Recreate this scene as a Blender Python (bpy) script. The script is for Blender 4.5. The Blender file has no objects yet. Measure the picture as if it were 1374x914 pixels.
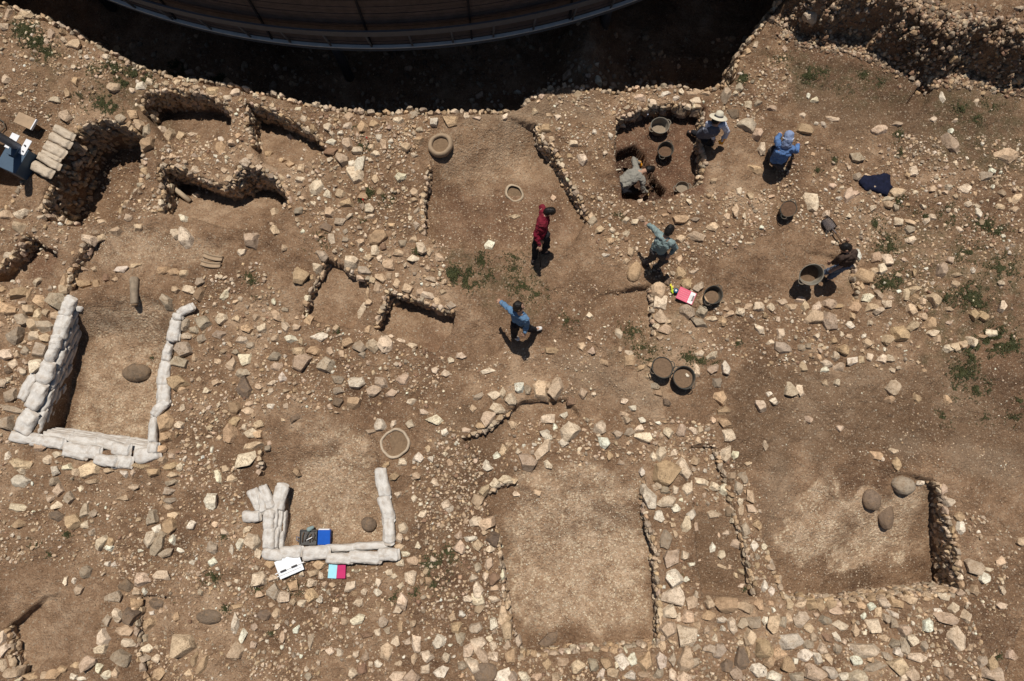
import bpy, bmesh, math, random
import numpy as np
from mathutils import Vector, Matrix
random.seed(7); rng = np.random.default_rng(7)
scene = bpy.context.scene
COL = scene.collection
R = math.radians

# ------------------------------------------------------------------ camera model (also used to read site coordinates)
FPX = 917.0; DIST = 14.33; TILT = R(8.3)
CAM = np.array([0.0, -DIST*math.sin(TILT), DIST*math.cos(TILT)])
def P(px, py, z=0.0):
    """survey position on the photo plan -> site metres on the level z"""
    dx = (px-687.0)/FPX; dy = (457.0-py)/FPX
    c, s = math.cos(TILT), math.sin(TILT)
    d = np.array([dx, dy*c + s, dy*s - c])
    t = (z-CAM[2])/d[2]
    return Vector((CAM[0]+d[0]*t, CAM[1]+d[1]*t, z))
def V2(p): return (p.x, p.y)

# ------------------------------------------------------------------ helpers
def tag(o, label=None, cat=None, group=None, kind=None):
    if label: o['label'] = label
    if cat: o['category'] = cat
    if group: o['group'] = group
    if kind: o['kind'] = kind
    return o
def link(name, me, mat=None, parent=None):
    o = bpy.data.objects.new(name, me); COL.objects.link(o)
    if mat is not None and len(me.materials) == 0: me.materials.append(mat)
    if parent: o.parent = parent
    return o
def empty(name, loc=(0,0,0), rz=0, label=None, cat=None, group=None):
    o = bpy.data.objects.new(name, None); COL.objects.link(o)
    o.location = loc; o.rotation_euler = (0,0,rz); o.empty_display_size = .2
    tag(o, label, cat, group); return o
def np_mesh(name, v, f, smooth=False, col=None):
    v = np.asarray(v, dtype=np.float32); f = np.asarray(f, dtype=np.int32)
    me = bpy.data.meshes.new(name); n = f.shape[1]
    me.vertices.add(len(v)); me.vertices.foreach_set('co', v.ravel())
    me.loops.add(f.size); me.loops.foreach_set('vertex_index', f.ravel())
    me.polygons.add(len(f))
    me.polygons.foreach_set('loop_start', np.arange(0, f.size, n, dtype=np.int32))
    me.polygons.foreach_set('loop_total', np.full(len(f), n, dtype=np.int32))
    if smooth: me.polygons.foreach_set('use_smooth', np.ones(len(f), dtype=bool))
    me.update()
    if col is not None:
        a = me.color_attributes.new('col', 'FLOAT_COLOR', 'POINT')
        c = np.ones((len(v), 4), dtype=np.float32); c[:, :3] = col
        a.data.foreach_set('color', c.ravel())
    me.validate(); return me
def bm_obj(name, bm, mat, parent=None, smooth=True):
    me = bpy.data.meshes.new(name); bm.normal_update(); bm.to_mesh(me); bm.free()
    if smooth:
        for p in me.polygons: p.use_smooth = True
    return link(name, me, mat, parent)
def add_box(bm, c, s, rot=None, bevel=0.0):
    g = bmesh.ops.create_cube(bm, size=1.0)['verts']
    M = Matrix.Translation(c) @ (rot.to_4x4() if rot else Matrix.Identity(4)) @ Matrix.Diagonal((s[0], s[1], s[2], 1))
    bmesh.ops.transform(bm, matrix=M, verts=g)
    if bevel > 0:
        es = list({e for v in g for e in v.link_edges})
        bmesh.ops.bevel(bm, geom=es, offset=bevel, segments=2, affect='EDGES', profile=.5)
def add_tube(bm, pts, r, n=8, caps=True):
    pts = [Vector(p) for p in pts]; rings = []
    rr = r if isinstance(r, (list, tuple)) else [r]*len(pts)
    up = Vector((0,0,1))
    for i, p in enumerate(pts):
        t = (pts[min(i+1, len(pts)-1)]-pts[max(i-1, 0)]).normalized()
        a = t.cross(up if abs(t.z) < .95 else Vector((1,0,0))).normalized(); b = t.cross(a)
        rings.append([bm.verts.new(p+(a*math.cos(2*math.pi*k/n)+b*math.sin(2*math.pi*k/n))*rr[i]) for k in range(n)])
    for i in range(len(rings)-1):
        for k in range(n): bm.faces.new((rings[i][k], rings[i][(k+1)%n], rings[i+1][(k+1)%n], rings[i+1][k]))
    if caps: bm.faces.new(rings[0][::-1]); bm.faces.new(rings[-1])
def add_lathe(bm, prof, n=40, wob=None):
    rings = []
    for j, (r, z) in enumerate(prof):
        rings.append([bm.verts.new(((r*(wob(2*math.pi*k/n) if wob else 1))*math.cos(2*math.pi*k/n),
                                    (r*(wob(2*math.pi*k/n) if wob else 1))*math.sin(2*math.pi*k/n), z)) for k in range(n)])
    for i in range(len(rings)-1):
        for k in range(n): bm.faces.new((rings[i][k], rings[i][(k+1)%n], rings[i+1][(k+1)%n], rings[i+1][k]))
    return rings

# ------------------------------------------------------------------ numpy noise
def _h(ix, iy, s):
    h = (ix.astype(np.int64)*374761393 + iy.astype(np.int64)*668265263 + s*982451653) & 0xffffffff
    h = ((h ^ (h >> 13))*1274126177) & 0xffffffff
    h = h ^ (h >> 16)
    return (h & 0xffffff)/float(0xffffff)
def vnoise(x, y, s=0):
    ix = np.floor(x); iy = np.floor(y); fx = x-ix; fy = y-iy
    fx = fx*fx*(3-2*fx); fy = fy*fy*(3-2*fy)
    a = _h(ix, iy, s); b = _h(ix+1, iy, s); c = _h(ix, iy+1, s); d = _h(ix+1, iy+1, s)
    return (a*(1-fx)+b*fx)*(1-fy)+(c*(1-fx)+d*fx)*fy*1.0
def fbm(x, y, s=0, o=4):
    r = 0; a = .5; t = 0
    for i in range(o):
        r = r + a*vnoise(x*2**i, y*2**i, s+i*17); t += a; a *= .5
    return r/t*2-1
def sstep(a, b, x):
    t = np.clip((x-a)/(b-a), 0, 1); return t*t*(3-2*t)
def sdf(poly, X, Y):
    """signed distance, negative inside"""
    d = np.full(X.shape, 1e9); ins = np.zeros(X.shape, bool); n = len(poly)
    for i in range(n):
        ax, ay = poly[i]; bx, by = poly[(i+1) % n]
        ex, ey = bx-ax, by-ay; wx, wy = X-ax, Y-ay
        t = np.clip((wx*ex+wy*ey)/(ex*ex+ey*ey+1e-12), 0, 1)
        d = np.minimum(d, (wx-ex*t)**2+(wy-ey*t)**2)
        c = ((ay <= Y) & (by > Y)) | ((by <= Y) & (ay > Y))
        with np.errstate(divide='ignore', invalid='ignore'):
            xi = ax+(Y-ay)/(by-ay if by != ay else 1e-9)*ex
        ins ^= c & (X < xi)
    return np.where(ins, -np.sqrt(d), np.sqrt(d))
def poly(s):
    """'x,y x,y ...' in plan pixels -> site polygon"""
    return [V2(P(*map(float, q.split(',')))) for q in s.split()]

# ------------------------------------------------------------------ terrain
def axis(lo, hi, st, far):
    core = np.arange(lo, hi+st, st); out = []; d = st; p = 0
    while p < far: d *= 1.16; p += d; out.append(p)
    out = np.array(out)
    return np.concatenate([(lo-out)[::-1], core, core[-1]+out])
XS = axis(-12.2, 12.2, .036, 260); YS = axis(-8.3, 9.8, .036, 260)
GX, GY = np.meshgrid(XS, YS)
inner = (np.abs(GX) < 40) & (np.abs(GY) < 40)
Z = .12*fbm(GX*.33, GY*.33, 3, 3)+.085*fbm(GX*1.5, GY*1.5, 9, 3)
WX = fbm(GX*2.2, GY*2.2, 21, 4); WY = fbm(GX*7, GY*7, 25, 3)
RAVINE = "-60,-14 0,8 30,14 60,26 100,44 140,66 180,86 215,96 250,104 290,112 330,120 365,130 400,138 440,146 480,151 520,153 560,152 600,151 640,150 680,150 700,141 722,131 738,120 762,114 800,117 822,124 850,120 880,114 900,112 925,118 950,121 975,116 986,104 992,84 1003,60 1014,46 1030,24 1046,4 1056,-30 1060,-200 -60,-200"
CUTS = [  # outline, depth, extra slope (per px in x, in y), edge width, wobble
 (RAVINE, 2.1, 0, 0, .16, .07),
 ("186,140 193,121 208,118 224,117 260,122 285,130 304,139 309,152 306,176 300,204 268,214 236,204 212,184 197,160", .62, -.0012, -.008, .05, .03),
 ("329,138 347,141 365,148 398,163 418,176 436,192 436,206 400,222 372,226 350,214 338,196 332,170", .52, 0, -.007, .05, .03),
 ("118,166 144,160 165,165 193,180 192,203 190,243 170,272 163,293 104,303 62,296 56,274 68,250 79,231 90,200 98,178", 1.15, 0, -.001, .07, .05),
 ("214,284 212,250 211,221 236,223 261,233 285,243 303,249 310,243 320,221 346,225 365,234 386,255 388,268 372,286 340,308 290,302 262,292 235,288", .74, .0006, -.0095, .05, .03),
 ("-80,188 16,196 40,226 36,240 15,274 -10,287 -80,300", 1.3, 0, 0, .08, .04),
 ("576,205 600,172 680,158 722,166 728,185 748,203 765,243 792,290 772,325 700,338 600,332 567,315 566,270 574,236", .40, 0, -.0025, .05, .02),
 ("826,158 870,142 900,138 946,143 944,184 946,215 940,246 905,262 870,270 836,264 826,200", .48, 0, 0, .05, .03),
 ("830,192 855,183 872,195 884,226 902,246 888,262 846,258 829,226", .80, 0, 0, .05, .04),
 ("437,348 461,357 479,372 494,377 492,410 471,441 404,426 417,385", .28, 0, 0, .035, .02),
 ("520,388 560,400 610,420 606,445 585,475 555,468 520,452 503,439", .42, 0, -.003, .035, .02),
 ("100,404 180,392 240,412 236,450 226,490 216,540 208,604 140,604 52,584 72,500 86,440", .60, 0, .0005, .06, .01),
 ("350,575 420,560 500,575 512,632 524,730 384,738 378,655 348,640", .26, 0, 0, .06, .02),
 ("700,610 780,580 850,600 866,640 864,680 878,730 885,790 888,868 790,876 700,882 683,840 672,760 664,720 650,670 672,640", .34, 0, .0006, .045, .02),
 ("925,600 958,596 970,625 986,678 998,718 1013,788 1016,804 942,801 934,740", .20, 0, .0009, .04, .02),
 ("1004,650 1060,622 1160,622 1250,644 1262,652 1276,690 1286,730 1298,796 1150,808 1052,806 1030,740", .45, .0025, .0028, .05, .02),
 ("1060,330 1146,347 1150,385 1156,406 1080,403 1000,402 1010,350", .14, 0, 0, .05, .03),
 ("800,395 873,382 880,450 850,488 780,470", .16, 0, 0, .05, .03),
 ("618,589 650,576 687,550 700,538 760,536 780,560 700,600 648,625", .15, 0, -.001, .05, .03),
 ("648,668 659,657 692,647 720,680 680,720 655,700", .12, 0, -.001, .04, .02),
 ("37,315 60,330 78,340 72,365 30,377 -20,378 12,346", .42, 0, 0, .05, .03),
 ("128,318 180,303 300,322 322,362 210,372 96,392 91,366", .22, 0, -.001, .05, .03),
 ("8,842 60,800 130,790 170,830 125,878 60,890 36,914 30,930", .20, -.001, 0, .05, .03),
 ("184,798 260,800 280,914 200,930 184,880", .14, 0, 0, .05, .03),
 ("1380,815 1420,815 1400,930 1350,930 1360,880", .35, 0, 0, .06, .02),
 ("1252,120 1244,142 1238,148 1215,140 1235,110", .18, 0, 0, .05, .02),
]
FADE = {6: "670,150>705,215", 9: "0,0>0,1", 11: "200,375>150,470;170,388>176,440", 12: "440,560>425,690", 13: "780,590>800,760", 15: "1150,605>1200,755", 16: "1085,400>1135,385",
 17: "800,440>860,405", 19: "715,705>672,662", 21: "165,335>108,350", 22: "110,845>40,868", 23: "260,830>200,830"}
def cutdepth(c, X, Y):
    pl = poly(c[0]); cx = sum(p[0] for p in pl)/len(pl); cy = sum(p[1] for p in pl)/len(pl)
    return c[1]+c[2]*(X-cx)*64+c[3]*(cy-Y)*64
# raised bank, upper right
BANK = poly("1052,-200 1048,10 1054,36 1068,46 1100,52 1130,57 1160,62 1180,72 1210,86 1232,98 1262,104 1300,100 1340,106 1374,112 1500,120 1800,120 1800,-200")
d = sdf(BANK, GX, GY)+WX*.30+WY*.14
Z += 1.15*(1-sstep(-.42, .14, d))
Z0 = Z.copy()
for ci, c in enumerate(CUTS):
    pl = poly(c[0]); xs = [p[0] for p in pl]; ys = [p[1] for p in pl]
    m = (GX > min(xs)-.6) & (GX < max(xs)+.6) & (GY > min(ys)-.6) & (GY < max(ys)+.6)
    iy = np.where(m.any(1))[0]; ix = np.where(m.any(0))[0]
    sl = (slice(iy[0], iy[-1]+1), slice(ix[0], ix[-1]+1))
    d = sdf(pl, GX[sl], GY[sl])+WX[sl]*c[5]+WY[sl]*c[5]*.5
    k = 1-sstep(-c[4], c[4]*.3, d)
    dep = np.clip(cutdepth(c, GX[sl], GY[sl]), .0, 4)
    if ci in FADE:
        for fd in FADE[ci].split(';'):
            if ci == 9: continue
            fa_, fb_ = [P(*map(float, q.split(','))) for q in fd.split('>')]; dv = fb_-fa_
            k = k*sstep(0, 1, ((GX[sl]-fa_.x)*dv.x+(GY[sl]-fa_.y)*dv.y)/dv.length_squared)
    if ci == 0:
        dep = dep+.35*fbm(GX[sl]*.8, GY[sl]*.8, 44, 4)
        dep = dep-1.1*sstep(.0, 1, 1-np.abs(GX[sl]-P(800,60)[0])/1.2)*1.0    # spur of rock in the ravine
    rough = np.where(k > .5, .25, 1)
    Z[sl] = np.where(k > 0, np.minimum(Z[sl], Z0[sl]*(1-k)+(Z0[sl]*.4-dep)*k), Z[sl])
# fine relief everywhere
cz = .046*fbm(GX*4, GY*4, 61, 3)+.020*fbm(GX*13, GY*13, 71, 2)
Z += cz*np.where(Z < Z0-.1, .45, 1)
def Hxy(x, y):
    i = int(np.clip(np.searchsorted(XS, x)-1, 0, len(XS)-2)); j = int(np.clip(np.searchsorted(YS, y)-1, 0, len(YS)-2))
    fx = (x-XS[i])/(XS[i+1]-XS[i]); fy = (y-YS[j])/(YS[j+1]-YS[j])
    return float((Z[j,i]*(1-fx)+Z[j,i+1]*fx)*(1-fy)+(Z[j+1,i]*(1-fx)+Z[j+1,i+1]*fx)*fy)
def G(px, py):
    """ground point seen at that plan position (first hit of the terrain)"""
    z = 1.3; q = P(px, py, z)
    while z > -3.6:
        q = P(px, py, z)
        h = Hxy(q.x, q.y)
        if h >= z: break
        z -= .04
    a, b = z, z+.04
    for _ in range(5):
        mz = (a+b)/2; q = P(px, py, mz)
        if Hxy(q.x, q.y) >= mz: a = mz
        else: b = mz
    q = P(px, py, a); return Vector((q.x, q.y, Hxy(q.x, q.y)))

# real differences of soil, as masks
def zone(s, soft=.15, wob=.25):
    return 1-sstep(-soft, soft, sdf(poly(s), GX, GY)+WX*wob)
plaster = zone("108,420 180,400 240,420 232,450 222,540 205,598 140,598 68,578 90,500 100,440", .1, .05)*.85
plaster = np.maximum(plaster, zone("400,570 500,575 520,728 386,730 386,655 420,600", .2, .35)*.8)
plaster = np.maximum(plaster, zone("700,650 780,620 850,640 872,730 880,800 860,840 720,850 690,800 680,720", .15, .4)*.95)
plaster = np.maximum(plaster, zone("1085,665 1120,635 1160,660 1245,660 1250,700 1235,760 1150,775 1060,745 1050,700", .08, .5)*1.0)
plaster = np.maximum(plaster, zone("120,315 220,305 300,335 300,352 130,352", .15, .3)*.45)
plaster = np.maximum(plaster, zone("590,165 720,160 740,220 640,250 590,230", .2, .5)*.35)
red = zone("822,140 950,140 946,262 900,268 830,268", .1, .1)*.8
red = np.maximum(red, zone("590,250 740,240 780,310 700,330 590,320", .3, .4)*.4)
red = np.maximum(red, zone("1060,45 1240,95 1250,150 1100,110 1060,80", .2, .4)*.55)
red = np.maximum(red, zone("560,430 620,420 600,480 570,500", .2, .2)*.35)
red = np.maximum(red, zone("20,320 78,330 72,372 20,375", .1, .1)*.6)
red = np.maximum(red, zone("1300,400 1374,390 1374,540 1290,520", .4, .5)*.3)
wet = zone("830,188 858,182 880,222 900,244 886,262 846,258", .06, .05)
pale = zone("740,480 800,480 900,540 880,560 790,520", .2, .3)*.5
pale = np.maximum(pale, zone("1200,590 1300,595 1374,625 1374,645 1290,625 1200,605", .15, .3)*.5)
pale = np.maximum(pale, zone("1010,640 1080,620 1060,700 1030,720", .2, .3)*.35)
pale = np.maximum(pale, zone("560,150 730,120 800,125 800,160 700,165 600,160", .2, .3)*.5)
dark = zone("960,500 1374,480 1374,600 1180,600 960,640", .4, .7)*.5
dark = np.maximum(dark, zone("590,560 700,540 660,640 560,740 600,760 540,760", .2, .5)*.35)
dark = np.maximum(dark, zone("925,690 1000,690 1016,800 940,800", .1, .2)*.4)
dark = np.maximum(dark, zone("1180,690 1205,690 1195,800 1130,800", .15, .4)*.35)
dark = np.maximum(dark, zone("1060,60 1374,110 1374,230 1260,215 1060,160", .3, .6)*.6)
green = zone("1170,300 1374,330 1374,420 1290,520 1230,440 1180,400", .5, 1.0)*.55
for g in ("1000,60 1090,80 1130,140 1040,110", "1240,130 1374,120 1374,240 1250,220", "1060,80 1200,100 1210,150 1070,130", "600,350 690,340 740,400 700,420 620,385", "930,420 880,500 830,470 860,430", "20,30 60,40 90,90 70,100 30,70", "120,90 200,90 200,150 120,140"):
    green = np.maximum(green, zone(g, .3, .6)*.45)

ni, nj = len(YS), len(XS)
idx = np.arange(ni*nj).reshape(ni, nj)
F = np.stack([idx[:-1,:-1], idx[:-1,1:], idx[1:,1:], idx[1:,:-1]], -1).reshape(-1, 4)
tm = np_mesh('ground', np.stack([GX, GY, Z], -1).reshape(-1, 3), F, True)
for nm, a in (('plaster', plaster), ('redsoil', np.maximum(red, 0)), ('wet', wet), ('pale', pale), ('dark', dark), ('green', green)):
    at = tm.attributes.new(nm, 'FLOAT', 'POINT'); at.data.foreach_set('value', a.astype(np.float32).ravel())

# ------------------------------------------------------------------ materials
def newmat(name):
    m = bpy.data.materials.new(name); m.use_nodes = True; nt = m.node_tree
    b = nt.nodes['Principled BSDF']; b.inputs['Roughness'].default_value = .9
    b.inputs['Specular IOR Level'].default_value = .2
    return m, nt, b
def N(nt, t, **kw):
    n = nt.nodes.new(t)
    for k, v in kw.items():
        if k in n.inputs: n.inputs[k].default_value = v
        else: setattr(n, k, v)
    return n
def ramp(nt, fac, stops):
    r = nt.nodes.new('ShaderNodeValToRGB'); e = r.color_ramp.elements
    while len(e) < len(stops): e.new(.5)
    for el, (p, c) in zip(e, stops):
        el.position = p; el.color = (c if len(c) == 4 else (*c, 1)) if isinstance(c, (tuple, list)) else (c, c, c, 1)
    nt.links.new(fac, r.inputs[0]); return r.outputs[0]
def mix(nt, fac, a, b, mode='MIX'):
    m = nt.nodes.new('ShaderNodeMix'); m.data_type = 'RGBA'; m.blend_type = mode
    for s, v in ((0, fac), (6, a), (7, b)):
        if hasattr(v, 'is_linked'): nt.links.new(v, m.inputs[s])
        else: m.inputs[s].default_value = v if not isinstance(v, tuple) else (*v, 1) if len(v) == 3 else v
    return m.outputs[2]
def math_(nt, op, a, b=0.0):
    m = nt.nodes.new('ShaderNodeMath'); m.operation = op
    for i, v in enumerate((a, b)):
        if hasattr(v, 'is_linked'): nt.links.new(v, m.inputs[i])
        else: m.inputs[i].default_value = v
    return m.outputs[0]
def noise(nt, vec, scale, detail=5, rough=.6):
    n = N(nt, 'ShaderNodeTexNoise', Scale=scale, Detail=detail, Roughness=rough); nt.links.new(vec, n.inputs['Vector']); return n.outputs['Fac']
def bump(nt, b, h, strength, dist):
    bp = N(nt, 'ShaderNodeBump', Strength=strength, Distance=dist); nt.links.new(h, bp.inputs['Height'])
    if b.inputs['Normal'].is_linked: nt.links.new(b.inputs['Normal'].links[0].from_socket, bp.inputs['Normal'])
    nt.links.new(bp.outputs[0], b.inputs['Normal'])

def ground_mat():
    m, nt, b = newmat('ground_soil'); L = nt.links
    pos0 = nt.nodes.new('ShaderNodeNewGeometry').outputs['Position']
    wn = N(nt, 'ShaderNodeTexNoise', Scale=22.0, Detail=3.0); L.new(pos0, wn.inputs['Vector'])
    wm = nt.nodes.new('ShaderNodeVectorMath'); wm.operation = 'MULTIPLY_ADD'; L.new(wn.outputs['Color'], wm.inputs[0]); wm.inputs[1].default_value = (.05,.05,.05); L.new(pos0, wm.inputs[2]); pos = wm.outputs[0]
    att = lambda n: N(nt, 'ShaderNodeAttribute', attribute_name=n).outputs['Fac']
    n1 = noise(nt, pos, .45, 5, .6); n2 = noise(nt, pos, 3.2, 6, .65); n3 = noise(nt, pos, 16, 6, .7); n4 = noise(nt, pos, 60, 4, .7)
    t = math_(nt, 'ADD', math_(nt, 'MULTIPLY', n1, .5), math_(nt, 'ADD', math_(nt, 'MULTIPLY', n2, .3), math_(nt, 'MULTIPLY', n3, .2)))
    c = ramp(nt, t, [(.38, (.122, .066, .037)), (.46, (.212, .124, .070)), (.53, (.308, .190, .112)), (.60, (.455, .308, .196))])
    c = mix(nt, att('redsoil'), c, ramp(nt, n2, [(.35, (.085, .038, .022)), (.65, (.19, .095, .055))]))
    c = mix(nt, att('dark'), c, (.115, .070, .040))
    c = mix(nt, att('wet'), c, ramp(nt, n3, [(.35, (.05, .024, .015)), (.7, (.10, .052, .032))]))
    c = mix(nt, att('pale'), c, (.29, .205, .135))
    # trodden plaster: ochre ground with worn pale crumbs
    vo = N(nt, 'ShaderNodeTexVoronoi', Scale=17.0); L.new(pos, vo.inputs['Vector'])
    crumbs = math_(nt, 'MULTIPLY', ramp(nt, vo.outputs['Distance'], [(.25, 1.0), (.5, 0.0)]), ramp(nt, noise(nt, pos, 5, 4), [(.40, 0.0), (.52, 1.0)]))
    pl = mix(nt, crumbs, ramp(nt, noise(nt, pos, 4.5, 6, .7), [(.32, (.29, .175, .10)), (.5, (.475, .315, .196)), (.64, (.64, .465, .315))]), (.76, .60, .41))
    pm = math_(nt, 'MULTIPLY', att('plaster'), ramp(nt, noise(nt, pos, 1.6, 5), [(.38, .30), (.50, 1.0)]))
    c = mix(nt, pm, c, pl)
    gm = math_(nt, 'MULTIPLY', att('green'), ramp(nt, noise(nt, pos, 5, 6, .7), [(.42, 0.0), (.62, 1.0)]))
    c = mix(nt, gm, c, (.062, .072, .032))
    # small grit: chips of limestone
    for sc, th, col in ((34.0, .80, (.42, .32, .22)), (75.0, .72, (.38, .28, .19)), (20.0, .86, (.40, .31, .22)), (50, .85, (.07, .045, .03))):
        v = N(nt, 'ShaderNodeTexVoronoi', Scale=float(sc), Randomness=1.0); L.new(pos, v.inputs['Vector'])
        sep = nt.nodes.new('ShaderNodeSeparateColor'); L.new(v.outputs['Color'], sep.inputs[0])
        on = math_(nt, 'MULTIPLY', math_(nt, 'GREATER_THAN', sep.outputs[0], th), math_(nt, 'LESS_THAN', v.outputs['Distance'], .42))
        on = math_(nt, 'MULTIPLY', on, math_(nt, 'ADD', math_(nt, 'MULTIPLY', sep.outputs[1], .6), .25))
        c = mix(nt, on, c, col)
    c = mix(nt, .6, c, ramp(nt, n4, [(.3, .55), (.5, 1.0), (.7, 1.35)]), 'MULTIPLY')
    L.new(c, b.inputs['Base Color']); b.inputs['Roughness'].default_value = .97
    hv = N(nt, 'ShaderNodeTexVoronoi', Scale=22.0); L.new(pos, hv.inputs['Vector'])
    h = math_(nt, 'ADD', math_(nt, 'MULTIPLY', n3, 1.2), math_(nt, 'ADD', math_(nt, 'MULTIPLY', n4, .35), math_(nt, 'MULTIPLY', hv.outputs['Distance'], -.35)))
    bump(nt, b, h, 1.0, .05)
    return m
def stone_mat(name, src):
    m, nt, b = newmat(name); L = nt.links
    tc = nt.nodes.new('ShaderNodeNewGeometry').outputs['Position']
    if src == 'obj': base = nt.nodes.new('ShaderNodeObjectInfo').outputs['Color']
    else: base = N(nt, 'ShaderNodeAttribute', attribute_name='col').outputs['Color']
    n1 = noise(nt, tc, 9, 6, .7); n2 = noise(nt, tc, 45, 5, .75); n3 = noise(nt, tc, 3, 3)
    c = mix(nt, .75, base, ramp(nt, n1, [(.3, (.55, .50, .45)), (.5, (1, .98, .95)), (.7, (1.25, 1.22, 1.18))]), 'MULTIPLY')
    c = mix(nt, .8, c, ramp(nt, n2, [(.30, .45), (.48, 1.0), (.72, 1.3)]), 'MULTIPLY')
    # dust lying on it
    du = math_(nt, 'MULTIPLY', ramp(nt, n3, [(.42, 0.0), (.62, 1.0)]), .25)
    c = mix(nt, du, c, (.29, .19, .112))
    du2 = math_(nt, 'MULTIPLY', ramp(nt, noise(nt, tc, 14, 5, .7), [(.53, 0.0), (.60, 1.0)]), .5)
    c = mix(nt, du2, c, (.27, .172, .098))
    v = N(nt, 'ShaderNodeTexVoronoi', Scale=38.0); L.new(tc, v.inputs['Vector'])
    pit = math_(nt, 'MULTIPLY', math_(nt, 'LESS_THAN', v.outputs['Distance'], .26), ramp(nt, noise(nt, tc, 2.6, 3), [(.53, 0.0), (.6, 1.0)]))
    c = mix(nt, math_(nt, 'MULTIPLY', pit, .6), c, (.06, .045, .032))
    L.new(c, b.inputs['Base Color']); b.inputs['Roughness'].default_value = .9
    h = math_(nt, 'ADD', math_(nt, 'ADD', n1, math_(nt, 'MULTIPLY', n2, .4)), math_(nt, 'MULTIPLY', pit, -.5))
    bump(nt, b, h, 1.0, .03)
    return m
def plain(name, c, rough=.8, var=.2, sc=20, bmp=.2, metal=0.0, dirt=.0, dsc=None):
    m, nt, b = newmat(name); tc = nt.nodes.new('ShaderNodeTexCoord').outputs['Object']
    n = noise(nt, tc, sc, 5, .65)
    cc = ramp(nt, n, [(.3, tuple(x*(1-var) for x in c)), (.7, tuple(min(1, x*(1+var)) for x in c))])
    if dirt: cc = mix(nt, math_(nt, 'MULTIPLY', ramp(nt, noise(nt, tc, dsc or sc*.3, 4), [(.4, 0.0), (.65, 1.0)]), dirt), cc, (.26, .185, .12))
    nt.links.new(cc, b.inputs['Base Color'])
    b.inputs['Roughness'].default_value = rough; b.inputs['Metallic'].default_value = metal
    if bmp: bump(nt, b, n, bmp, .01)
    return m
M_ground = ground_mat(); M_loose = stone_mat('loose_limestone', 'obj'); M_mass = stone_mat('set_limestone', 'attr')
g_obj = link('ground', tm, M_ground); tag(g_obj, kind='structure')
SC = {'W': (.78,.69,.56), 'C': (.73,.59,.43), 'B': (.60,.44,.285), 'O': (.54,.365,.21), 'G': (.42,.34,.25), 'D': (.19,.135,.095), 'P': (.55,.41,.295), 'R': (.29,.165,.105)}
CN = {'W': 'whitish', 'C': 'cream', 'B': 'buff', 'O': 'orange tan', 'G': 'grey', 'D': 'dark brown', 'P': 'pinkish', 'R': 'reddish'}
def vcol(c):
    a = np.array(SC[c]); k = 1+rng.normal(0, .13); g_ = a.mean(); a = a*.8+np.array((1.24,.97,.74))*g_*.2; return np.clip(a*k*(1+rng.normal(0, .013, 3)), .03, .82)

# ------------------------------------------------------------------ stone shapes
def ico(sub):
    bm = bmesh.new(); bmesh.ops.create_icosphere(bm, subdivisions=sub, radius=1)
    v = np.array([x.co[:] for x in bm.verts]); f = np.array([[q.index for q in p.verts] for p in bm.faces]); bm.free()
    return v/np.linalg.norm(v, axis=1)[:, None], f
def stone_shape(lod, seed, rnd=.0):
    """broken limestone: a block split along random planes; lod 0 bare, 1 chamfered, 2 chamfered and weathered"""
    g = np.random.default_rng(seed); bm = bmesh.new(); bmesh.ops.create_cube(bm, size=2.4)
    pl = []; k = int(g.integers(4, 7)); a0 = g.uniform(0, 6.28)
    for i in range(k):
        a = a0+6.283*(i+g.uniform(-.33, .33))/k; el = g.uniform(-.1, .45)
        pl.append(((math.cos(a)*math.cos(el), math.sin(a)*math.cos(el), math.sin(el)), g.uniform(.55, 1.0)))
    t = g.uniform(0, .22); a = g.uniform(0, 6.28); pl.append(((math.sin(t)*math.cos(a), math.sin(t)*math.sin(a), math.cos(t)), g.uniform(.55, .75)))
    for i in range(int(g.integers(3, 6)) + (3 if rnd > .5 else 0)):
        t = g.uniform(.45, 1.05); a = g.uniform(0, 6.28); pl.append(((math.sin(t)*math.cos(a), math.sin(t)*math.sin(a), math.cos(t)), g.uniform(.68, .9)))
    if rnd > .5:
        for i in range(6):
            a = g.uniform(0, 6.28); pl.append(((math.cos(a), math.sin(a), g.uniform(-.2, .3)), g.uniform(.85, .98)))
    pl.append(((0, 0, -1), .8))
    for n, d in pl:
        n = Vector(n).normalized()
        bmesh.ops.bisect_plane(bm, geom=bm.verts[:]+bm.edges[:]+bm.faces[:], plane_co=n*d, plane_no=n, clear_outer=True)
        ed = [e for e in bm.edges if e.is_boundary]
        if ed: bmesh.ops.holes_fill(bm, edges=ed)
    bmesh.ops.dissolve_limit(bm, angle_limit=.01, verts=bm.verts, edges=bm.edges)
    if lod >= 1:
        bmesh.ops.bevel(bm, geom=bm.edges[:], offset=.03 if rnd < .5 else .08, segments=1 if lod == 1 else 2, affect='EDGES', profile=.55, clamp_overlap=True)
    bmesh.ops.triangulate(bm, faces=bm.faces)
    if lod >= 2:
        for _ in range(2):
            bmesh.ops.subdivide_edges(bm, edges=[e for e in bm.edges if e.calc_length() > .22], cuts=1)
            bmesh.ops.triangulate(bm, faces=bm.faces)
    v = np.array([x.co[:] for x in bm.verts]); f = np.array([[q.index for q in p.verts] for p in bm.faces]); bm.free()
    if lod >= 1:
        nrm = v/np.maximum(np.linalg.norm(v, axis=1), 1e-6)[:, None]
        nz = fbm(v[:,0]*2.1+seed*3.1, v[:,1]*2.1+v[:,2]*1.7, seed, 3)*.07+fbm(v[:,0]*6+v[:,2]*5, v[:,1]*6-v[:,2]*4, seed+5, 2)*.035
        v = v+nrm*nz[:, None]
    v[:, :2] /= np.abs(v[:, :2]).max(0); v[:, 2] /= .8
    return v, f
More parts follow.
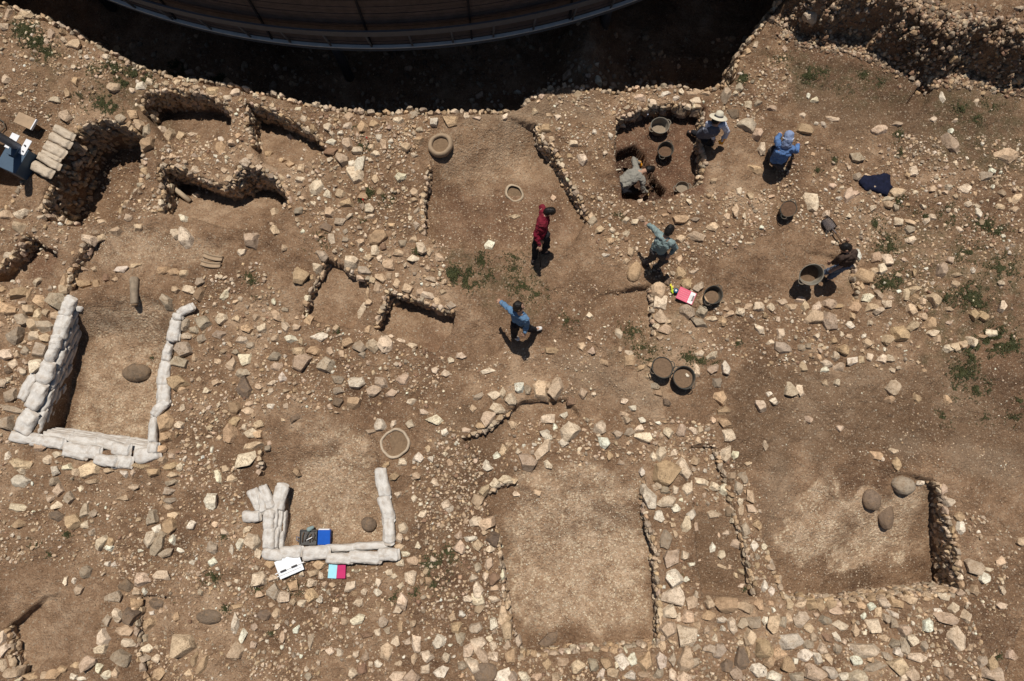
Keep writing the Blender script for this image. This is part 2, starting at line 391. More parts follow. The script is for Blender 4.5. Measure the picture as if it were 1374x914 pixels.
SH = {1: [stone_shape(0, 100+i) for i in range(30)], 2: [stone_shape(1, 200+i, (i % 15 == 3)*1.0) for i in range(30)], 3: [stone_shape(2, 300+i, (i % 12 == 3)*1.0) for i in range(24)]}
class Mass:
    def __init__(s): s.v = []; s.f = []; s.c = []; s.n = 0
    def add(s, sub, loc, dims, rz, tilt, col):
        v, f = SH[sub][rng.integers(0, len(SH[sub]))]
        q = Matrix.Rotation(rz, 3, 'Z') @ Matrix.Rotation(tilt[0], 3, 'X') @ Matrix.Rotation(tilt[1], 3, 'Y')
        sp = rng.uniform(0, 6.28); c, sn = math.cos(sp), math.sin(sp)
        w = v @ np.array([[c, sn, 0], [-sn, c, 0], [0, 0, 1]])
        m = np.abs(w[:, :2]).max(0); w = w*np.array([1/m[0], 1/m[1], 1])
        w = (w*np.array(dims)/2) @ np.array(q).T + np.array(loc)
        s.v.append(w); s.f.append(f+s.n); s.n += len(w); s.c.append(np.tile(col, (len(w), 1)))
    def build(s, name, parent=None, mat=None):
        me = np_mesh(name, np.concatenate(s.v), np.concatenate(s.f), False, np.concatenate(s.c))
        return link(name, me, mat or M_mass, parent)
OCC = {}
def occ(x, y, r):
    for i in range(int((x-r-.3)//.3), int((x+r+.3)//.3)+1):
        for j in range(int((y-r-.3)//.3), int((y+r+.3)//.3)+1):
            for (a, b, q) in OCC.get((i, j), ()):
                if (a-x)**2+(b-y)**2 < ((q+r)*.82)**2: return True
    return False
def take(x, y, r): OCC.setdefault((int(x//.3), int(y//.3)), []).append((x, y, r))

# ------------------------------------------------------------------ surveyed stones, sheet by sheet: x y long short turn kind
SHEETS = [
(0,225,3.889,"""30 245 60 45 0 B;115 245 90 50 5 C;100 305 90 60 20 B;220 262 50 40 0 C;460 370 80 50 15 C;530 365 70 45 0 B;530 285 60 30 0 B;925 345 65 60 0 C;970 370 90 80 60 C;1310 375 90 90 0 P;1265 445 60 50 0 C;635 530 70 40 0 W;700 515 55 30 0 B;435 530 60 30 0 B;495 530 55 35 0 B;440 605 80 45 0 O;505 610 50 50 0 O;560 575 50 40 130 R;605 585 40 35 0 B;845 540 60 50 130 O;905 545 60 45 0 O;960 555 60 40 0 B;1045 595 45 45 0 G;1045 655 80 45 100 O;1170 665 80 40 120 C;985 635 80 40 10 C;870 690 100 55 50 G;920 640 50 40 0 B;200 595 60 40 150 C;300 690 110 95 90 G;95 655 90 60 170 O;45 735 100 65 10 O;15 640 50 40 90 O;210 690 80 60 90 O;150 740 60 60 0 B;120 790 70 60 0 G;180 815 70 70 0 B;205 765 60 50 90 B;245 760 50 50 0 B;290 770 60 40 0 B;245 830 90 60 0 G;175 875 60 50 0 C;85 880 80 80 0 G;235 890 70 50 0 B;970 820 80 50 90 G;1065 805 85 80 0 G;1160 790 70 60 0 C;1015 845 50 50 0 G;1145 870 80 40 15 G;970 885 60 40 0 C;1290 840 60 50 0 O;1240 790 50 40 0 B;1055 895 60 50 0 G;1340 780 50 50 0 B;150 670 50 30 90 O;335 600 90 40 90 O;340 640 60 50 0 B;880 105 45 45 0 C;1025 145 45 45 0 C;960 265 50 40 0 C;610 330 60 50 0 B;720 310 50 40 0 B"""),
(340,225,3.889,"""535 45 100 80 90 C;635 65 50 50 0 B;760 55 60 55 0 C;330 105 75 70 0 C;455 140 65 45 0 B;390 140 50 50 0 C;180 195 50 40 0 C;235 225 45 45 0 G;405 230 65 50 0 B;490 190 80 50 0 O;575 155 70 50 0 O;660 130 60 50 0 O;840 130 60 50 0 B;840 170 45 35 0 B;605 215 60 50 0 C;450 285 65 45 0 G;380 315 70 55 0 D;410 380 60 40 90 C;480 375 50 40 0 G;560 390 60 50 0 B;650 370 100 75 0 O;635 430 55 45 90 C;680 415 50 40 90 R;850 300 50 40 90 C;840 375 50 40 0 B;875 420 60 60 0 C;835 480 60 45 0 C;775 395 60 40 0 G;760 445 60 40 0 B;505 250 50 30 150 C;505 490 80 60 0 C;575 535 70 45 0 G;600 470 60 40 0 B;705 510 60 50 0 B;360 460 70 60 0 G;335 520 70 50 110 C;305 575 50 30 90 O;240 575 90 90 0 O;665 575 65 45 30 B;710 565 45 35 90 B;620 590 45 40 0 B;600 650 70 30 90 B;650 630 55 50 90 B;605 705 45 40 0 B;750 610 50 50 0 B;805 635 60 50 0 B;865 650 45 45 0 B;910 665 70 50 30 C;960 700 45 40 0 B;990 650 45 35 0 B;1030 720 45 40 0 G;925 580 60 25 10 P;735 700 55 45 60 O;970 470 70 50 40 B;910 525 35 35 0 B;1235 410 60 50 90 W;120 775 60 50 0 B;170 835 60 50 90 C;225 835 50 40 0 B;290 800 60 50 0 O;345 885 80 45 0 W;45 840 50 50 0 C;25 780 50 40 0 G;115 890 50 50 0 B;600 845 55 40 120 O;580 745 110 45 110 C;715 885 50 30 0 C;190 895 60 40 0 W;110 330 50 50 0 B;430 840 40 40 0 B;725 300 60 30 0 O;920 440 50 40 90 B;110 240 60 45 90 B;250 60 50 40 0 C;255 160 40 30 0 B;95 295 30 30 0 B;160 420 40 35 0 B"""),
(680,225,3.889,"""445 285 60 55 0 G;490 325 55 50 0 B;620 345 45 40 90 C;620 275 40 35 0 C;550 325 40 30 0 C;665 285 35 35 0 C;700 265 50 35 0 P;645 445 45 45 0 B;620 485 40 35 0 B;515 455 40 25 0 W;535 385 60 40 0 O;665 545 105 66 110 O;905 370 60 50 0 B;990 355 90 50 5 P;1075 310 80 45 10 B;795 465 55 45 0 O;910 555 85 50 80 O;940 605 60 55 0 O;1000 625 65 60 90 G;1020 690 55 55 0 O;790 640 100 75 90 B;795 710 90 70 90 C;800 780 70 60 90 P;820 845 75 50 0 B;800 890 50 40 0 B;940 750 75 65 90 G;1020 750 62 60 0 G;1000 805 90 45 20 G;1075 790 65 40 0 C;1125 800 50 45 90 O;1165 765 60 35 160 B;1220 750 55 45 0 C;1255 725 40 40 0 B;1305 725 65 55 10 C;1345 770 40 35 0 O;1200 700 45 30 0 B;835 590 70 40 90 D;430 770 45 40 0 C;585 865 50 50 0 C;430 890 35 35 0 B;1145 740 35 30 0 B;1310 840 70 40 25 C;240 160 40 30 90 B;1195 225 60 40 90 B;1210 125 50 30 90 C;1265 395 50 20 0 B;970 545 40 30 0 C;900 480 50 40 90 B;1080 70 35 35 0 B;835 805 50 40 0 B;820 250 50 30 0 O;905 270 90 50 0 O;1150 260 50 45 0 B;1270 150 45 35 0 B;865 555 35 30 0 P;40 260 60 40 0 B"""),
(1024,225,3.889,"""490 45 60 50 0 G;440 150 100 55 100 P;480 140 45 40 0 P;395 160 40 30 0 W;255 170 110 60 80 C;325 240 45 45 0 P;650 195 60 45 0 B;655 165 70 35 0 G;690 210 45 35 0 G;700 130 90 50 0 B;705 285 65 50 45 C;765 285 70 25 20 B;760 325 55 45 0 G;770 375 65 45 170 C;880 260 70 35 20 C;850 280 40 40 0 C;965 100 45 40 0 C;950 130 35 30 0 B;1050 110 80 50 10 C;1155 45 70 50 5 G;1245 135 55 40 0 B;1325 155 80 40 150 B;1310 220 60 40 0 B;1235 210 50 35 0 B;1065 195 40 40 0 C;1120 240 60 40 90 W;1115 205 60 30 0 C;1140 285 40 30 0 B;935 530 90 60 85 P;975 485 50 45 90 P;1015 560 60 30 0 B;1000 615 50 50 0 B;490 455 65 45 95 W;585 470 50 50 0 B;650 485 60 60 0 C;620 525 60 40 90 C;580 540 55 45 90 B;520 560 90 75 0 O;510 620 55 45 90 O;535 680 55 55 0 C;480 730 70 60 0 O;570 730 70 45 0 B;605 670 60 55 90 P;605 745 50 45 0 C;645 715 50 40 0 C;570 210 40 35 0 C;340 710 80 50 10 P;275 730 60 55 90 C;265 780 90 70 0 B;340 800 95 80 80 P;190 690 55 40 0 P;150 730 60 40 0 B;100 705 70 40 0 P;40 730 50 50 0 C;215 725 60 50 90 B;450 825 55 35 25 W;405 870 30 30 0 C;275 880 40 40 0 C;95 865 50 35 90 C;730 480 35 35 0 P;790 635 60 40 0 B;790 680 60 55 0 O;770 745 70 65 90 B;745 660 70 40 90 B;830 700 45 40 90 B;785 550 40 30 90 O;875 810 80 60 80 O;880 865 75 40 175 C;910 895 40 35 90 B;770 830 80 60 170 B;715 870 100 80 45 O;650 900 80 50 170 B;830 780 50 40 0 B;1095 765 60 60 0 O;1145 780 60 60 0 O;1245 725 60 50 90 C;1190 865 60 40 20 C;1140 880 60 30 0 O;1235 600 40 35 0 P;700 560 45 35 0 B;895 690 80 70 90 B;360 100 45 35 0 P;1090 540 35 30 90 W;965 810 40 25 0 P;970 740 40 30 0 B;400 725 50 30 0 O;465 775 40 35 90 O;790 130 40 30 0 C;1000 150 45 35 0 B;880 115 45 35 0 B"""),
(0,450,3.889,"""30 100 70 60 0 C;75 150 50 45 0 C;95 100 45 45 0 B;140 85 50 50 0 G;215 80 80 80 0 G;195 160 70 60 0 C;125 195 45 45 0 C;45 185 40 40 0 D;15 250 50 50 0 C;75 390 120 40 10 G;60 315 90 60 140 G;40 460 100 80 0 G;960 75 110 75 0 G;935 140 90 55 10 G;1015 120 45 40 90 B;925 240 110 80 0 O;955 285 60 50 0 O;870 445 110 80 130 O;860 530 70 55 0 O;845 590 50 45 0 O;935 465 45 45 0 C;1125 250 60 40 160 B;1080 290 45 35 0 C;955 380 45 30 90 C;1210 150 60 60 0 P;1235 90 45 40 0 G;1290 130 70 60 0 C;1265 195 75 50 0 G;1275 275 95 75 90 D;1230 375 75 75 0 O;1205 510 95 85 90 O;1230 445 65 45 0 O;1275 475 40 30 90 C;1320 510 80 40 0 C;1325 575 90 50 170 B;1285 645 100 70 145 C;1350 465 50 40 0 B;1300 355 50 35 0 B;1295 395 60 40 0 B;1110 855 90 80 90 W;1140 740 60 45 90 C;1215 745 60 40 0 B;895 685 80 50 0 O;945 690 50 40 90 C;740 680 90 35 5 O;795 715 55 45 0 O;900 730 80 40 0 B;895 770 80 35 0 G;880 810 70 50 0 G;895 860 90 35 0 G;885 895 70 30 0 B;850 650 50 50 0 B;900 630 40 35 0 P;110 760 100 60 5 W;355 690 60 45 0 C;290 705 50 40 90 W;480 705 100 70 140 B;395 710 50 45 90 B;90 895 100 50 10 C;360 850 60 55 0 G;285 765 50 50 135 G;265 850 50 40 0 P;50 630 50 40 90 W;205 580 70 50 0 B;300 625 60 35 0 C;110 670 110 50 10 B;115 705 40 40 0 C;570 705 60 40 0 B;650 720 50 30 40 W;480 765 60 30 0 B;425 800 45 25 90 C;650 850 70 30 0 B;310 810 60 50 90 P;255 655 45 45 0 C;300 890 80 40 170 C;1260 25 60 40 0 C;1310 50 50 40 0 C;1180 700 40 35 0 B;700 790 45 35 0 P;1030 620 35 28 0 C;1090 530 40 20 0 C"""),
(340,450,3.889,"""345 12 75 45 0 W;185 30 60 50 0 W;235 80 75 50 0 B;320 85 70 50 0 O;245 145 110 85 0 P;385 150 80 75 90 G;115 110 80 45 0 G;120 160 60 50 0 P;150 220 55 50 90 W;95 250 50 30 160 C;25 270 50 35 0 B;550 60 70 55 0 G;625 60 65 65 0 C;570 100 50 40 0 G;495 35 60 50 0 O;690 40 90 75 90 C;765 30 60 40 30 C;820 60 50 45 0 C;460 100 35 35 0 B;400 85 45 30 90 B;545 250 95 75 0 W;630 290 75 50 0 P;665 240 90 60 30 G;445 235 70 45 0 G;440 290 60 40 0 G;440 350 55 50 0 D;515 345 75 60 0 O;725 305 60 40 150 P;785 225 70 60 0 P;825 345 70 40 170 C;660 470 65 55 90 W;610 500 70 35 0 P;945 440 85 45 5 C;1000 505 35 35 0 W;815 465 50 40 0 G;885 400 50 40 0 C;220 430 55 30 155 D;225 710 50 50 0 O;25 520 55 45 0 O;30 575 50 50 0 C;20 470 50 45 0 B;170 290 35 35 0 B;215 325 35 30 0 B;865 640 50 50 0 W;780 665 50 45 0 C;850 730 40 35 0 B;755 830 45 45 0 C;840 850 40 35 90 C;1005 880 65 55 0 C;945 765 50 40 0 C;740 735 55 50 0 O;1225 185 80 35 170 C;1260 310 70 40 0 C;1300 300 60 40 90 C;1275 385 90 60 165 C;1225 430 80 60 150 P;1345 340 70 60 120 C;1180 470 50 40 0 O;1110 495 60 25 0 P;1305 605 60 50 90 B;1265 635 50 45 0 W;1220 690 65 50 20 W;1330 570 40 40 0 B;1320 755 90 50 165 C;1260 775 60 50 0 C;1200 810 70 45 120 B;1170 860 60 60 0 B;1175 895 40 30 0 B;1000 200 60 40 0 C;945 185 40 35 0 C;1170 320 50 45 0 G;1085 110 50 40 0 C;690 680 40 40 0 O;1025 665 40 35 0 B;930 645 40 30 0 W;1145 385 45 40 90 B;730 460 45 30 90 C;1030 130 40 30 0 C"""),
(680,450,3.889,"""230 80 65 35 5 O;445 85 50 45 0 P;390 60 45 40 0 B;505 140 55 35 10 O;635 130 75 55 170 O;635 90 50 25 0 C;700 170 40 35 0 O;750 155 45 35 0 O;740 215 45 35 0 B;770 265 55 35 0 G;790 300 60 45 0 O;830 350 50 45 90 D;1010 95 55 35 0 C;1070 100 60 45 150 C;1075 175 65 60 90 P;1140 170 70 60 90 W;990 185 70 40 80 C;800 10 50 40 0 W;590 75 35 30 90 B;175 290 90 85 90 B;215 265 50 50 0 B;260 280 100 60 110 P;60 280 55 55 0 W;110 285 50 45 90 G;30 345 100 80 120 C;400 300 60 50 90 P;455 305 30 25 0 C;340 345 45 40 0 R;300 420 55 50 0 W;330 495 105 90 0 C;215 440 70 50 0 C;250 480 40 40 0 W;205 520 60 45 40 W;295 560 50 45 0 W;190 605 110 50 130 P;110 660 85 80 0 P;215 675 50 40 45 C;490 480 65 65 0 C;515 555 65 60 0 W;575 515 55 50 0 G;640 505 70 45 0 G;715 530 80 45 10 C;695 485 50 40 0 C;630 440 60 50 0 P;660 380 40 35 0 W;610 345 40 30 0 C;705 440 35 30 0 W;790 460 40 25 0 W;610 410 50 30 0 B;840 510 60 50 0 C;910 495 60 60 0 P;975 500 50 35 0 C;1010 490 40 25 90 B;1000 555 45 35 90 B;1100 250 50 45 0 G;1115 320 75 65 60 O;1125 395 70 50 0 O;1135 455 80 50 20 O;1155 520 60 55 0 C;1140 620 75 50 90 C;1190 625 50 45 90 C;1075 445 35 35 0 B;1325 365 65 65 0 C;1345 575 60 35 90 P;820 720 165 120 0 O;805 615 85 50 90 C;765 630 50 40 90 C;875 615 40 35 90 C;925 705 110 68 80 C;945 805 80 55 90 C;1010 765 80 40 15 C;985 660 50 45 90 B;705 715 45 40 90 W;740 845 110 85 60 W;835 865 110 55 0 C;830 805 60 40 0 G;875 810 50 40 90 C;780 790 50 40 0 C;880 905 60 40 0 W;1235 745 60 55 90 G;1270 835 60 50 90 B;1205 790 60 50 90 G;1215 870 60 38 90 C;1275 900 60 35 0 P;1175 730 50 50 0 B;1080 785 50 50 0 C;1140 800 60 60 0 C;535 630 55 40 90 O;50 830 40 30 0 C;20 750 60 50 0 W;155 820 40 40 0 B;30 465 50 50 0 B;1255 670 40 30 0 B;60 610 40 35 0 C"""),
(1024,450,3.889,"""660 40 90 55 10 P;540 40 55 50 0 B;620 125 70 50 170 C;655 125 50 50 0 C;465 135 50 50 0 W;395 160 55 45 0 P;330 150 60 40 0 C;320 180 50 35 0 W;380 105 50 40 90 C;420 80 60 60 0 O;510 130 40 35 90 B;550 115 45 35 90 C;675 185 35 30 0 C;670 270 75 65 90 P;660 330 50 40 0 O;800 330 60 50 0 O;965 345 55 35 90 O;915 45 80 45 85 C;1000 60 60 45 0 B;965 70 50 40 0 C;1090 35 55 55 0 C;1040 50 60 50 0 B;140 285 70 60 90 C;190 285 60 40 90 C;55 350 50 50 0 W;10 360 60 50 90 C;30 305 35 30 0 W;385 245 45 45 0 C;320 250 40 40 0 B;210 170 60 35 90 B;590 630 65 45 0 O;675 605 50 30 20 P;695 670 60 45 90 O;620 645 30 30 0 C;395 485 45 40 0 P;240 440 40 35 0 P;815 770 40 30 0 W;235 60 40 40 0 G;370 30 45 40 90 O;40 35 45 30 0 C;840 185 40 25 0 O;100 65 90 50 40 G;935 800 70 50 90 P;975 870 60 50 0 C;205 65 40 30 0 G"""),
(0,680,3.906,"""95 15 95 55 10 C;390 70 90 80 0 O;450 20 80 50 90 G;450 95 40 40 0 C;305 50 75 60 0 D;490 35 40 35 90 G;100 95 60 50 0 O;485 135 55 45 0 G;535 190 75 55 110 C;580 180 50 35 90 O;575 215 50 40 0 W;790 165 90 55 110 C;830 205 130 60 120 G;880 235 80 45 165 G;900 100 90 85 90 O;825 115 60 45 0 W;800 60 80 60 90 G;910 45 60 40 0 B;905 170 50 45 90 W;1005 100 45 45 0 W;950 230 65 25 5 W;735 230 40 15 0 W;1110 290 50 45 0 W;1215 225 70 30 85 W;1255 200 75 40 85 W;1325 175 85 75 90 C;1115 215 70 55 90 G;1010 290 35 30 0 W;455 340 60 60 0 G;750 380 85 70 170 P;850 360 85 45 175 C;660 410 80 55 0 D;600 470 80 50 0 G;715 445 60 40 0 P;760 440 45 30 90 W;710 515 55 50 90 O;830 505 80 60 0 D;735 540 60 40 90 B;680 570 70 70 0 D;620 565 60 60 0 C;660 645 80 65 0 B;670 710 70 40 0 C;545 680 75 65 90 C;530 745 60 50 0 C;565 600 60 45 90 G;640 790 100 90 0 G;465 815 75 55 160 P;520 845 50 35 90 C;775 740 60 40 0 C;760 690 45 35 90 C;750 795 60 40 0 G;825 800 60 40 0 C;780 610 70 60 150 O;800 555 40 25 0 W;845 545 35 30 0 B;835 875 75 55 0 O;610 870 60 45 90 B;560 885 50 35 0 C;345 390 40 30 90 C;390 390 30 25 90 W;1100 575 120 65 0 D;1230 610 88 35 88 W;1270 680 75 35 115 W;970 720 115 100 0 B;1065 825 90 50 120 O;1020 810 70 50 90 O;1240 765 70 60 45 B;985 870 40 30 0 B;1335 630 40 40 0 P;1350 375 80 80 0 C;1240 520 60 35 0 O;925 575 45 45 0 O;1050 450 40 30 90 G;15 690 80 50 90 C;20 750 70 50 90 C;20 825 50 40 90 P;75 870 80 50 0 B;275 880 70 50 0 O;330 850 60 40 0 O;395 830 60 30 0 O;240 885 50 35 0 B;165 890 80 30 0 O;385 890 40 30 0 W;425 900 50 20 0 W;415 440 50 50 0 P;310 5 60 25 0 W;1330 725 35 35 0 P;1360 460 50 40 0 B;1300 120 40 40 0 C;1180 130 45 35 30 C;1130 90 40 30 0 B;565 300 35 30 0 W;600 300 30 28 0 W;1200 405 30 25 0 C"""),
(340,680,3.906,"""10 475 60 60 0 B;105 440 75 65 0 G;160 470 65 60 0 C;300 400 60 50 0 C;210 410 55 55 140 O;300 465 70 60 0 O;350 490 40 40 0 W;210 495 50 45 0 B;250 505 45 40 0 C;375 405 40 35 0 P;415 405 40 30 0 B;120 555 60 45 90 B;60 570 70 50 0 D;515 415 60 50 150 C;530 455 45 35 0 O;580 440 40 35 90 C;650 450 40 35 0 W;550 500 50 45 0 C;655 395 50 30 90 C;715 345 40 30 0 C;740 365 35 25 0 C;820 365 75 60 70 C;785 490 75 60 60 C;760 540 50 45 0 C;920 385 50 45 0 O;555 585 80 50 170 C;685 605 50 50 0 G;655 655 50 40 0 C;705 650 40 35 90 G;770 630 65 35 90 O;840 610 40 40 0 B;590 670 60 40 0 R;750 705 60 55 90 C;810 705 60 35 160 C;860 720 70 50 90 C;700 755 85 60 95 B;585 790 50 45 90 P;540 775 40 40 0 C;455 765 35 35 0 C;570 845 55 50 0 R;655 825 40 40 0 W;765 820 60 30 165 B;840 800 45 35 90 B;910 775 60 60 0 C;970 705 80 75 90 W;1010 785 45 45 0 G;900 850 50 40 0 C;980 865 65 60 0 W;825 890 85 60 0 P;755 890 85 60 0 P;290 890 50 40 0 G;225 645 45 30 100 W;150 685 55 35 90 B;300 700 90 30 80 G;520 870 60 50 90 C;1155 835 80 65 0 C;1095 830 60 50 0 G;1215 870 110 90 0 D;1310 885 80 70 0 W;1120 750 65 65 0 C;1185 715 75 60 0 C;1200 775 110 40 45 P;1260 785 55 50 0 C;1260 735 50 35 90 C;1170 635 75 65 0 G;1060 630 60 60 0 O;1080 690 60 50 90 G;1240 690 35 30 0 C;1175 430 75 70 90 C;1175 480 60 55 0 C;1120 485 60 40 0 C;1265 480 60 40 170 C;1260 610 60 35 90 W;1185 535 50 45 0 B;1155 370 50 45 90 C;1215 370 45 30 90 C;1265 370 60 60 0 R;1265 425 50 45 0 B;1175 320 55 40 90 G;1240 295 80 50 90 P;1080 210 60 60 0 P;1175 200 50 50 0 B;1240 225 45 40 0 C;1255 165 60 60 0 D;1165 80 65 50 150 C;1225 85 70 65 90 B;1140 165 60 30 0 W;1210 135 40 30 0 B;1075 155 55 45 0 P;1090 560 35 35 0 W;1040 580 40 30 0 B;1310 570 80 50 90 B;1330 640 90 50 90 B;1330 730 50 45 90 P;1345 790 80 50 90 O;785 105 65 65 0 C;770 165 50 40 0 C;770 210 60 40 0 B;800 245 60 35 0 C;835 280 60 40 160 B;865 205 35 35 0 C;770 290 45 45 0 C;20 170 80 50 90 W;25 245 45 45 0 C;90 300 70 50 0 O;310 345 60 50 0 B;345 300 70 40 0 O;110 370 60 45 0 P;355 360 40 25 90 C;885 40 40 35 0 C;1030 15 40 25 150 W;605 90 75 68 30 D;480 600 40 35 0 B;430 540 35 30 0 C"""),
(680,680,3.906,"""795 50 60 55 0 W;880 40 90 65 85 P;935 95 75 60 90 C;965 45 55 50 150 W;840 175 80 58 90 G;865 265 100 70 95 P;930 255 50 50 0 C;965 300 45 30 0 W;870 370 95 85 0 W;870 465 100 85 0 C;855 550 75 75 0 C;900 580 40 30 90 C;845 640 85 75 90 P;935 665 110 100 60 C;945 575 60 60 0 B;965 500 65 50 90 P;905 525 30 30 0 B;940 380 35 30 0 W;990 110 50 30 90 P;1060 500 60 60 0 B;1145 510 105 75 5 O;1245 525 90 65 0 B;1320 515 60 55 90 O;1060 575 65 50 170 O;1130 595 50 35 0 W;1180 630 85 55 90 C;1235 610 60 60 0 G;1300 605 70 65 0 G;1270 685 85 70 90 B;1340 740 90 90 0 O;1225 800 100 80 90 D;1310 850 80 60 30 W;1195 870 55 55 0 P;1150 840 60 60 0 D;1070 745 80 50 0 G;1110 755 70 60 0 G;1225 710 35 30 0 C;1045 645 45 40 90 P;1090 685 45 30 90 C;1135 640 30 30 0 W;1265 765 60 30 90 O;935 800 110 85 90 B;865 800 80 45 90 G;805 795 80 60 90 W;730 810 85 75 90 O;660 800 60 45 90 W;605 800 70 60 30 W;525 815 65 62 0 O;455 820 70 55 90 G;375 830 70 60 0 B;575 830 40 30 90 C;300 815 60 40 0 B;215 820 50 45 0 O;90 890 70 55 0 C;25 890 50 50 0 G;155 895 50 35 0 B;255 895 40 40 0 B;500 865 60 35 120 W;555 870 50 40 0 B;650 880 60 50 0 W;870 885 60 35 90 C;925 890 80 70 45 P;710 875 50 35 0 B;795 870 50 50 0 G;985 815 50 40 90 G;1000 620 60 40 90 B;1130 250 55 50 90 C;1080 210 50 35 90 W;1150 135 35 25 0 C;1205 190 60 45 0 P;1130 315 55 20 30 B;1230 415 50 25 150 C;1250 115 60 35 80 C;1315 95 55 50 90 O;1290 35 80 60 80 O;1225 20 60 30 90 B;1295 205 50 38 90 W;1345 210 40 35 90 C;1310 265 38 32 0 G;1310 310 38 32 90 O;1345 415 60 50 90 W;1170 30 80 50 0 D;1075 40 70 50 160 P;1200 70 50 25 0 C;228 685 118 62 150 D"""),
(1024,680,3.906,"""150 705 130 75 165 W;65 770 80 50 160 O;125 820 70 60 90 O;30 800 80 50 100 O;215 775 75 55 0 W;285 795 70 45 45 W;165 805 45 35 90 W;255 870 110 70 10 P;350 865 75 55 0 W;175 890 80 60 0 G;60 890 75 60 0 W;420 890 65 40 0 W;500 890 95 60 0 C;305 740 50 50 0 C;385 740 60 45 90 G;260 680 60 40 90 P;235 725 50 45 90 G;330 685 50 40 0 R;380 680 60 30 45 W;400 620 70 40 15 C;325 600 65 55 0 G;195 590 75 65 0 C;135 590 60 40 90 B;55 610 95 60 95 B;100 595 60 40 90 G;10 590 45 35 90 W;240 635 50 40 0 B;255 515 50 50 0 O;300 515 55 40 90 O;355 510 60 50 0 O;380 550 70 45 0 P;195 510 60 45 0 B;135 515 45 35 90 B;505 520 55 45 0 O;565 520 45 40 0 W;630 500 80 50 20 C;600 550 50 45 90 B;695 505 65 50 20 O;765 490 80 40 0 B;860 480 70 25 0 O;955 475 55 35 170 C;1015 455 50 20 0 B;580 625 80 60 0 C;645 585 50 50 0 G;690 565 80 30 30 W;685 610 60 45 90 G;740 640 65 60 90 P;635 685 50 30 0 B;480 650 60 45 90 B;545 745 150 75 0 C;640 780 75 42 40 G;490 805 65 50 0 W;555 795 45 35 0 O;575 835 100 45 165 G;700 830 100 70 20 B;805 790 85 45 5 C;690 710 50 50 0 G;740 730 75 45 90 G;705 760 50 40 0 W;780 695 65 60 0 C;840 725 60 55 0 G;780 880 80 60 30 P;730 890 60 50 0 C;905 825 40 35 0 C;970 870 60 60 0 P;945 585 120 50 10 P;1060 575 65 55 90 P;995 530 65 45 165 C;910 540 50 20 0 W;855 615 65 60 90 W;1005 685 110 75 100 C;1145 805 60 50 90 G;1195 820 60 50 90 O;1210 880 110 70 10 P;1095 310 90 75 0 G;1155 370 60 55 90 W;1180 325 60 30 5 C;1105 435 65 50 90 B;1250 440 50 45 90 C;1240 515 60 45 0 P;1235 290 50 45 90 B;1035 110 60 50 90 W;1025 50 50 45 0 O;1350 180 60 50 0 B;65 380 60 60 0 P;15 415 60 40 90 B;40 440 55 30 100 W;35 310 45 40 90 P;25 270 45 35 0 O;1295 775 45 45 0 P;340 790 60 35 40 B"""),
(0,0,3.889,"""20 40 55 50 90 O;45 75 60 30 120 P;135 78 75 40 10 B;95 95 80 30 0 B;30 140 60 40 0 P;275 180 60 45 90 P;245 215 45 35 90 C;325 170 45 45 0 O;390 235 75 50 0 B;335 210 50 40 0 P;440 195 50 30 20 C;535 255 60 35 0 B;615 260 55 45 0 O;625 305 70 60 150 O;670 285 50 35 90 B;555 300 50 30 0 C;605 465 80 75 30 B;390 355 40 35 90 C;355 490 50 40 90 O;285 520 65 30 0 G;400 430 60 50 90 O;345 610 70 60 0 P;20 520 50 40 0 O;110 495 40 30 0 C;35 415 50 40 0 P;740 455 60 50 0 W;785 430 50 50 0 C;870 440 60 40 0 B;925 435 50 40 90 B;885 405 60 25 0 C;960 415 45 35 0 C;1010 420 75 45 10 C;1070 435 60 60 0 P;1110 475 75 50 0 O;1025 460 45 30 0 B;970 445 60 30 0 B;990 380 55 35 0 P;1035 360 40 40 0 B;1100 390 70 30 0 B;1190 440 60 60 0 O;1235 485 50 45 0 C;695 480 40 40 0 C;700 605 60 50 0 O;680 650 45 40 0 O;630 620 60 50 0 G;725 650 60 60 0 B;770 680 80 50 90 G;780 755 75 65 90 O;890 715 90 60 90 B;840 680 50 50 0 C;940 795 35 30 90 W;945 715 60 50 90 B;1155 780 90 60 85 O;1205 745 50 45 90 B;1190 515 45 40 0 C;1285 850 60 50 0 C;1310 820 40 40 0 B;1000 705 50 30 0 C;1170 890 40 40 0 B;900 820 45 40 0 B"""),
(340,0,3.889,"""1040 640 85 60 5 O;490 660 55 45 0 C;455 695 40 35 0 W;385 665 50 50 0 C;410 745 60 40 0 W;495 755 80 65 20 P;465 830 65 65 0 P;400 835 35 35 0 C;545 785 60 40 0 C;630 650 60 40 0 O;565 670 80 60 90 O;660 720 55 50 0 W;640 805 55 50 0 C;720 740 40 30 0 W;865 730 55 45 0 O;710 670 40 30 90 P;310 670 50 40 90 O;75 805 60 35 0 O;150 840 50 45 90 O;190 860 45 40 0 O;250 880 45 45 0 B;550 870 100 60 100 W;940 640 50 45 90 W;870 680 40 30 0 C;755 630 60 40 0 C;800 770 50 50 0 B;410 790 80 40 0 R;620 770 50 40 0 B;680 760 50 40 90 B;515 855 40 35 0 W"""),
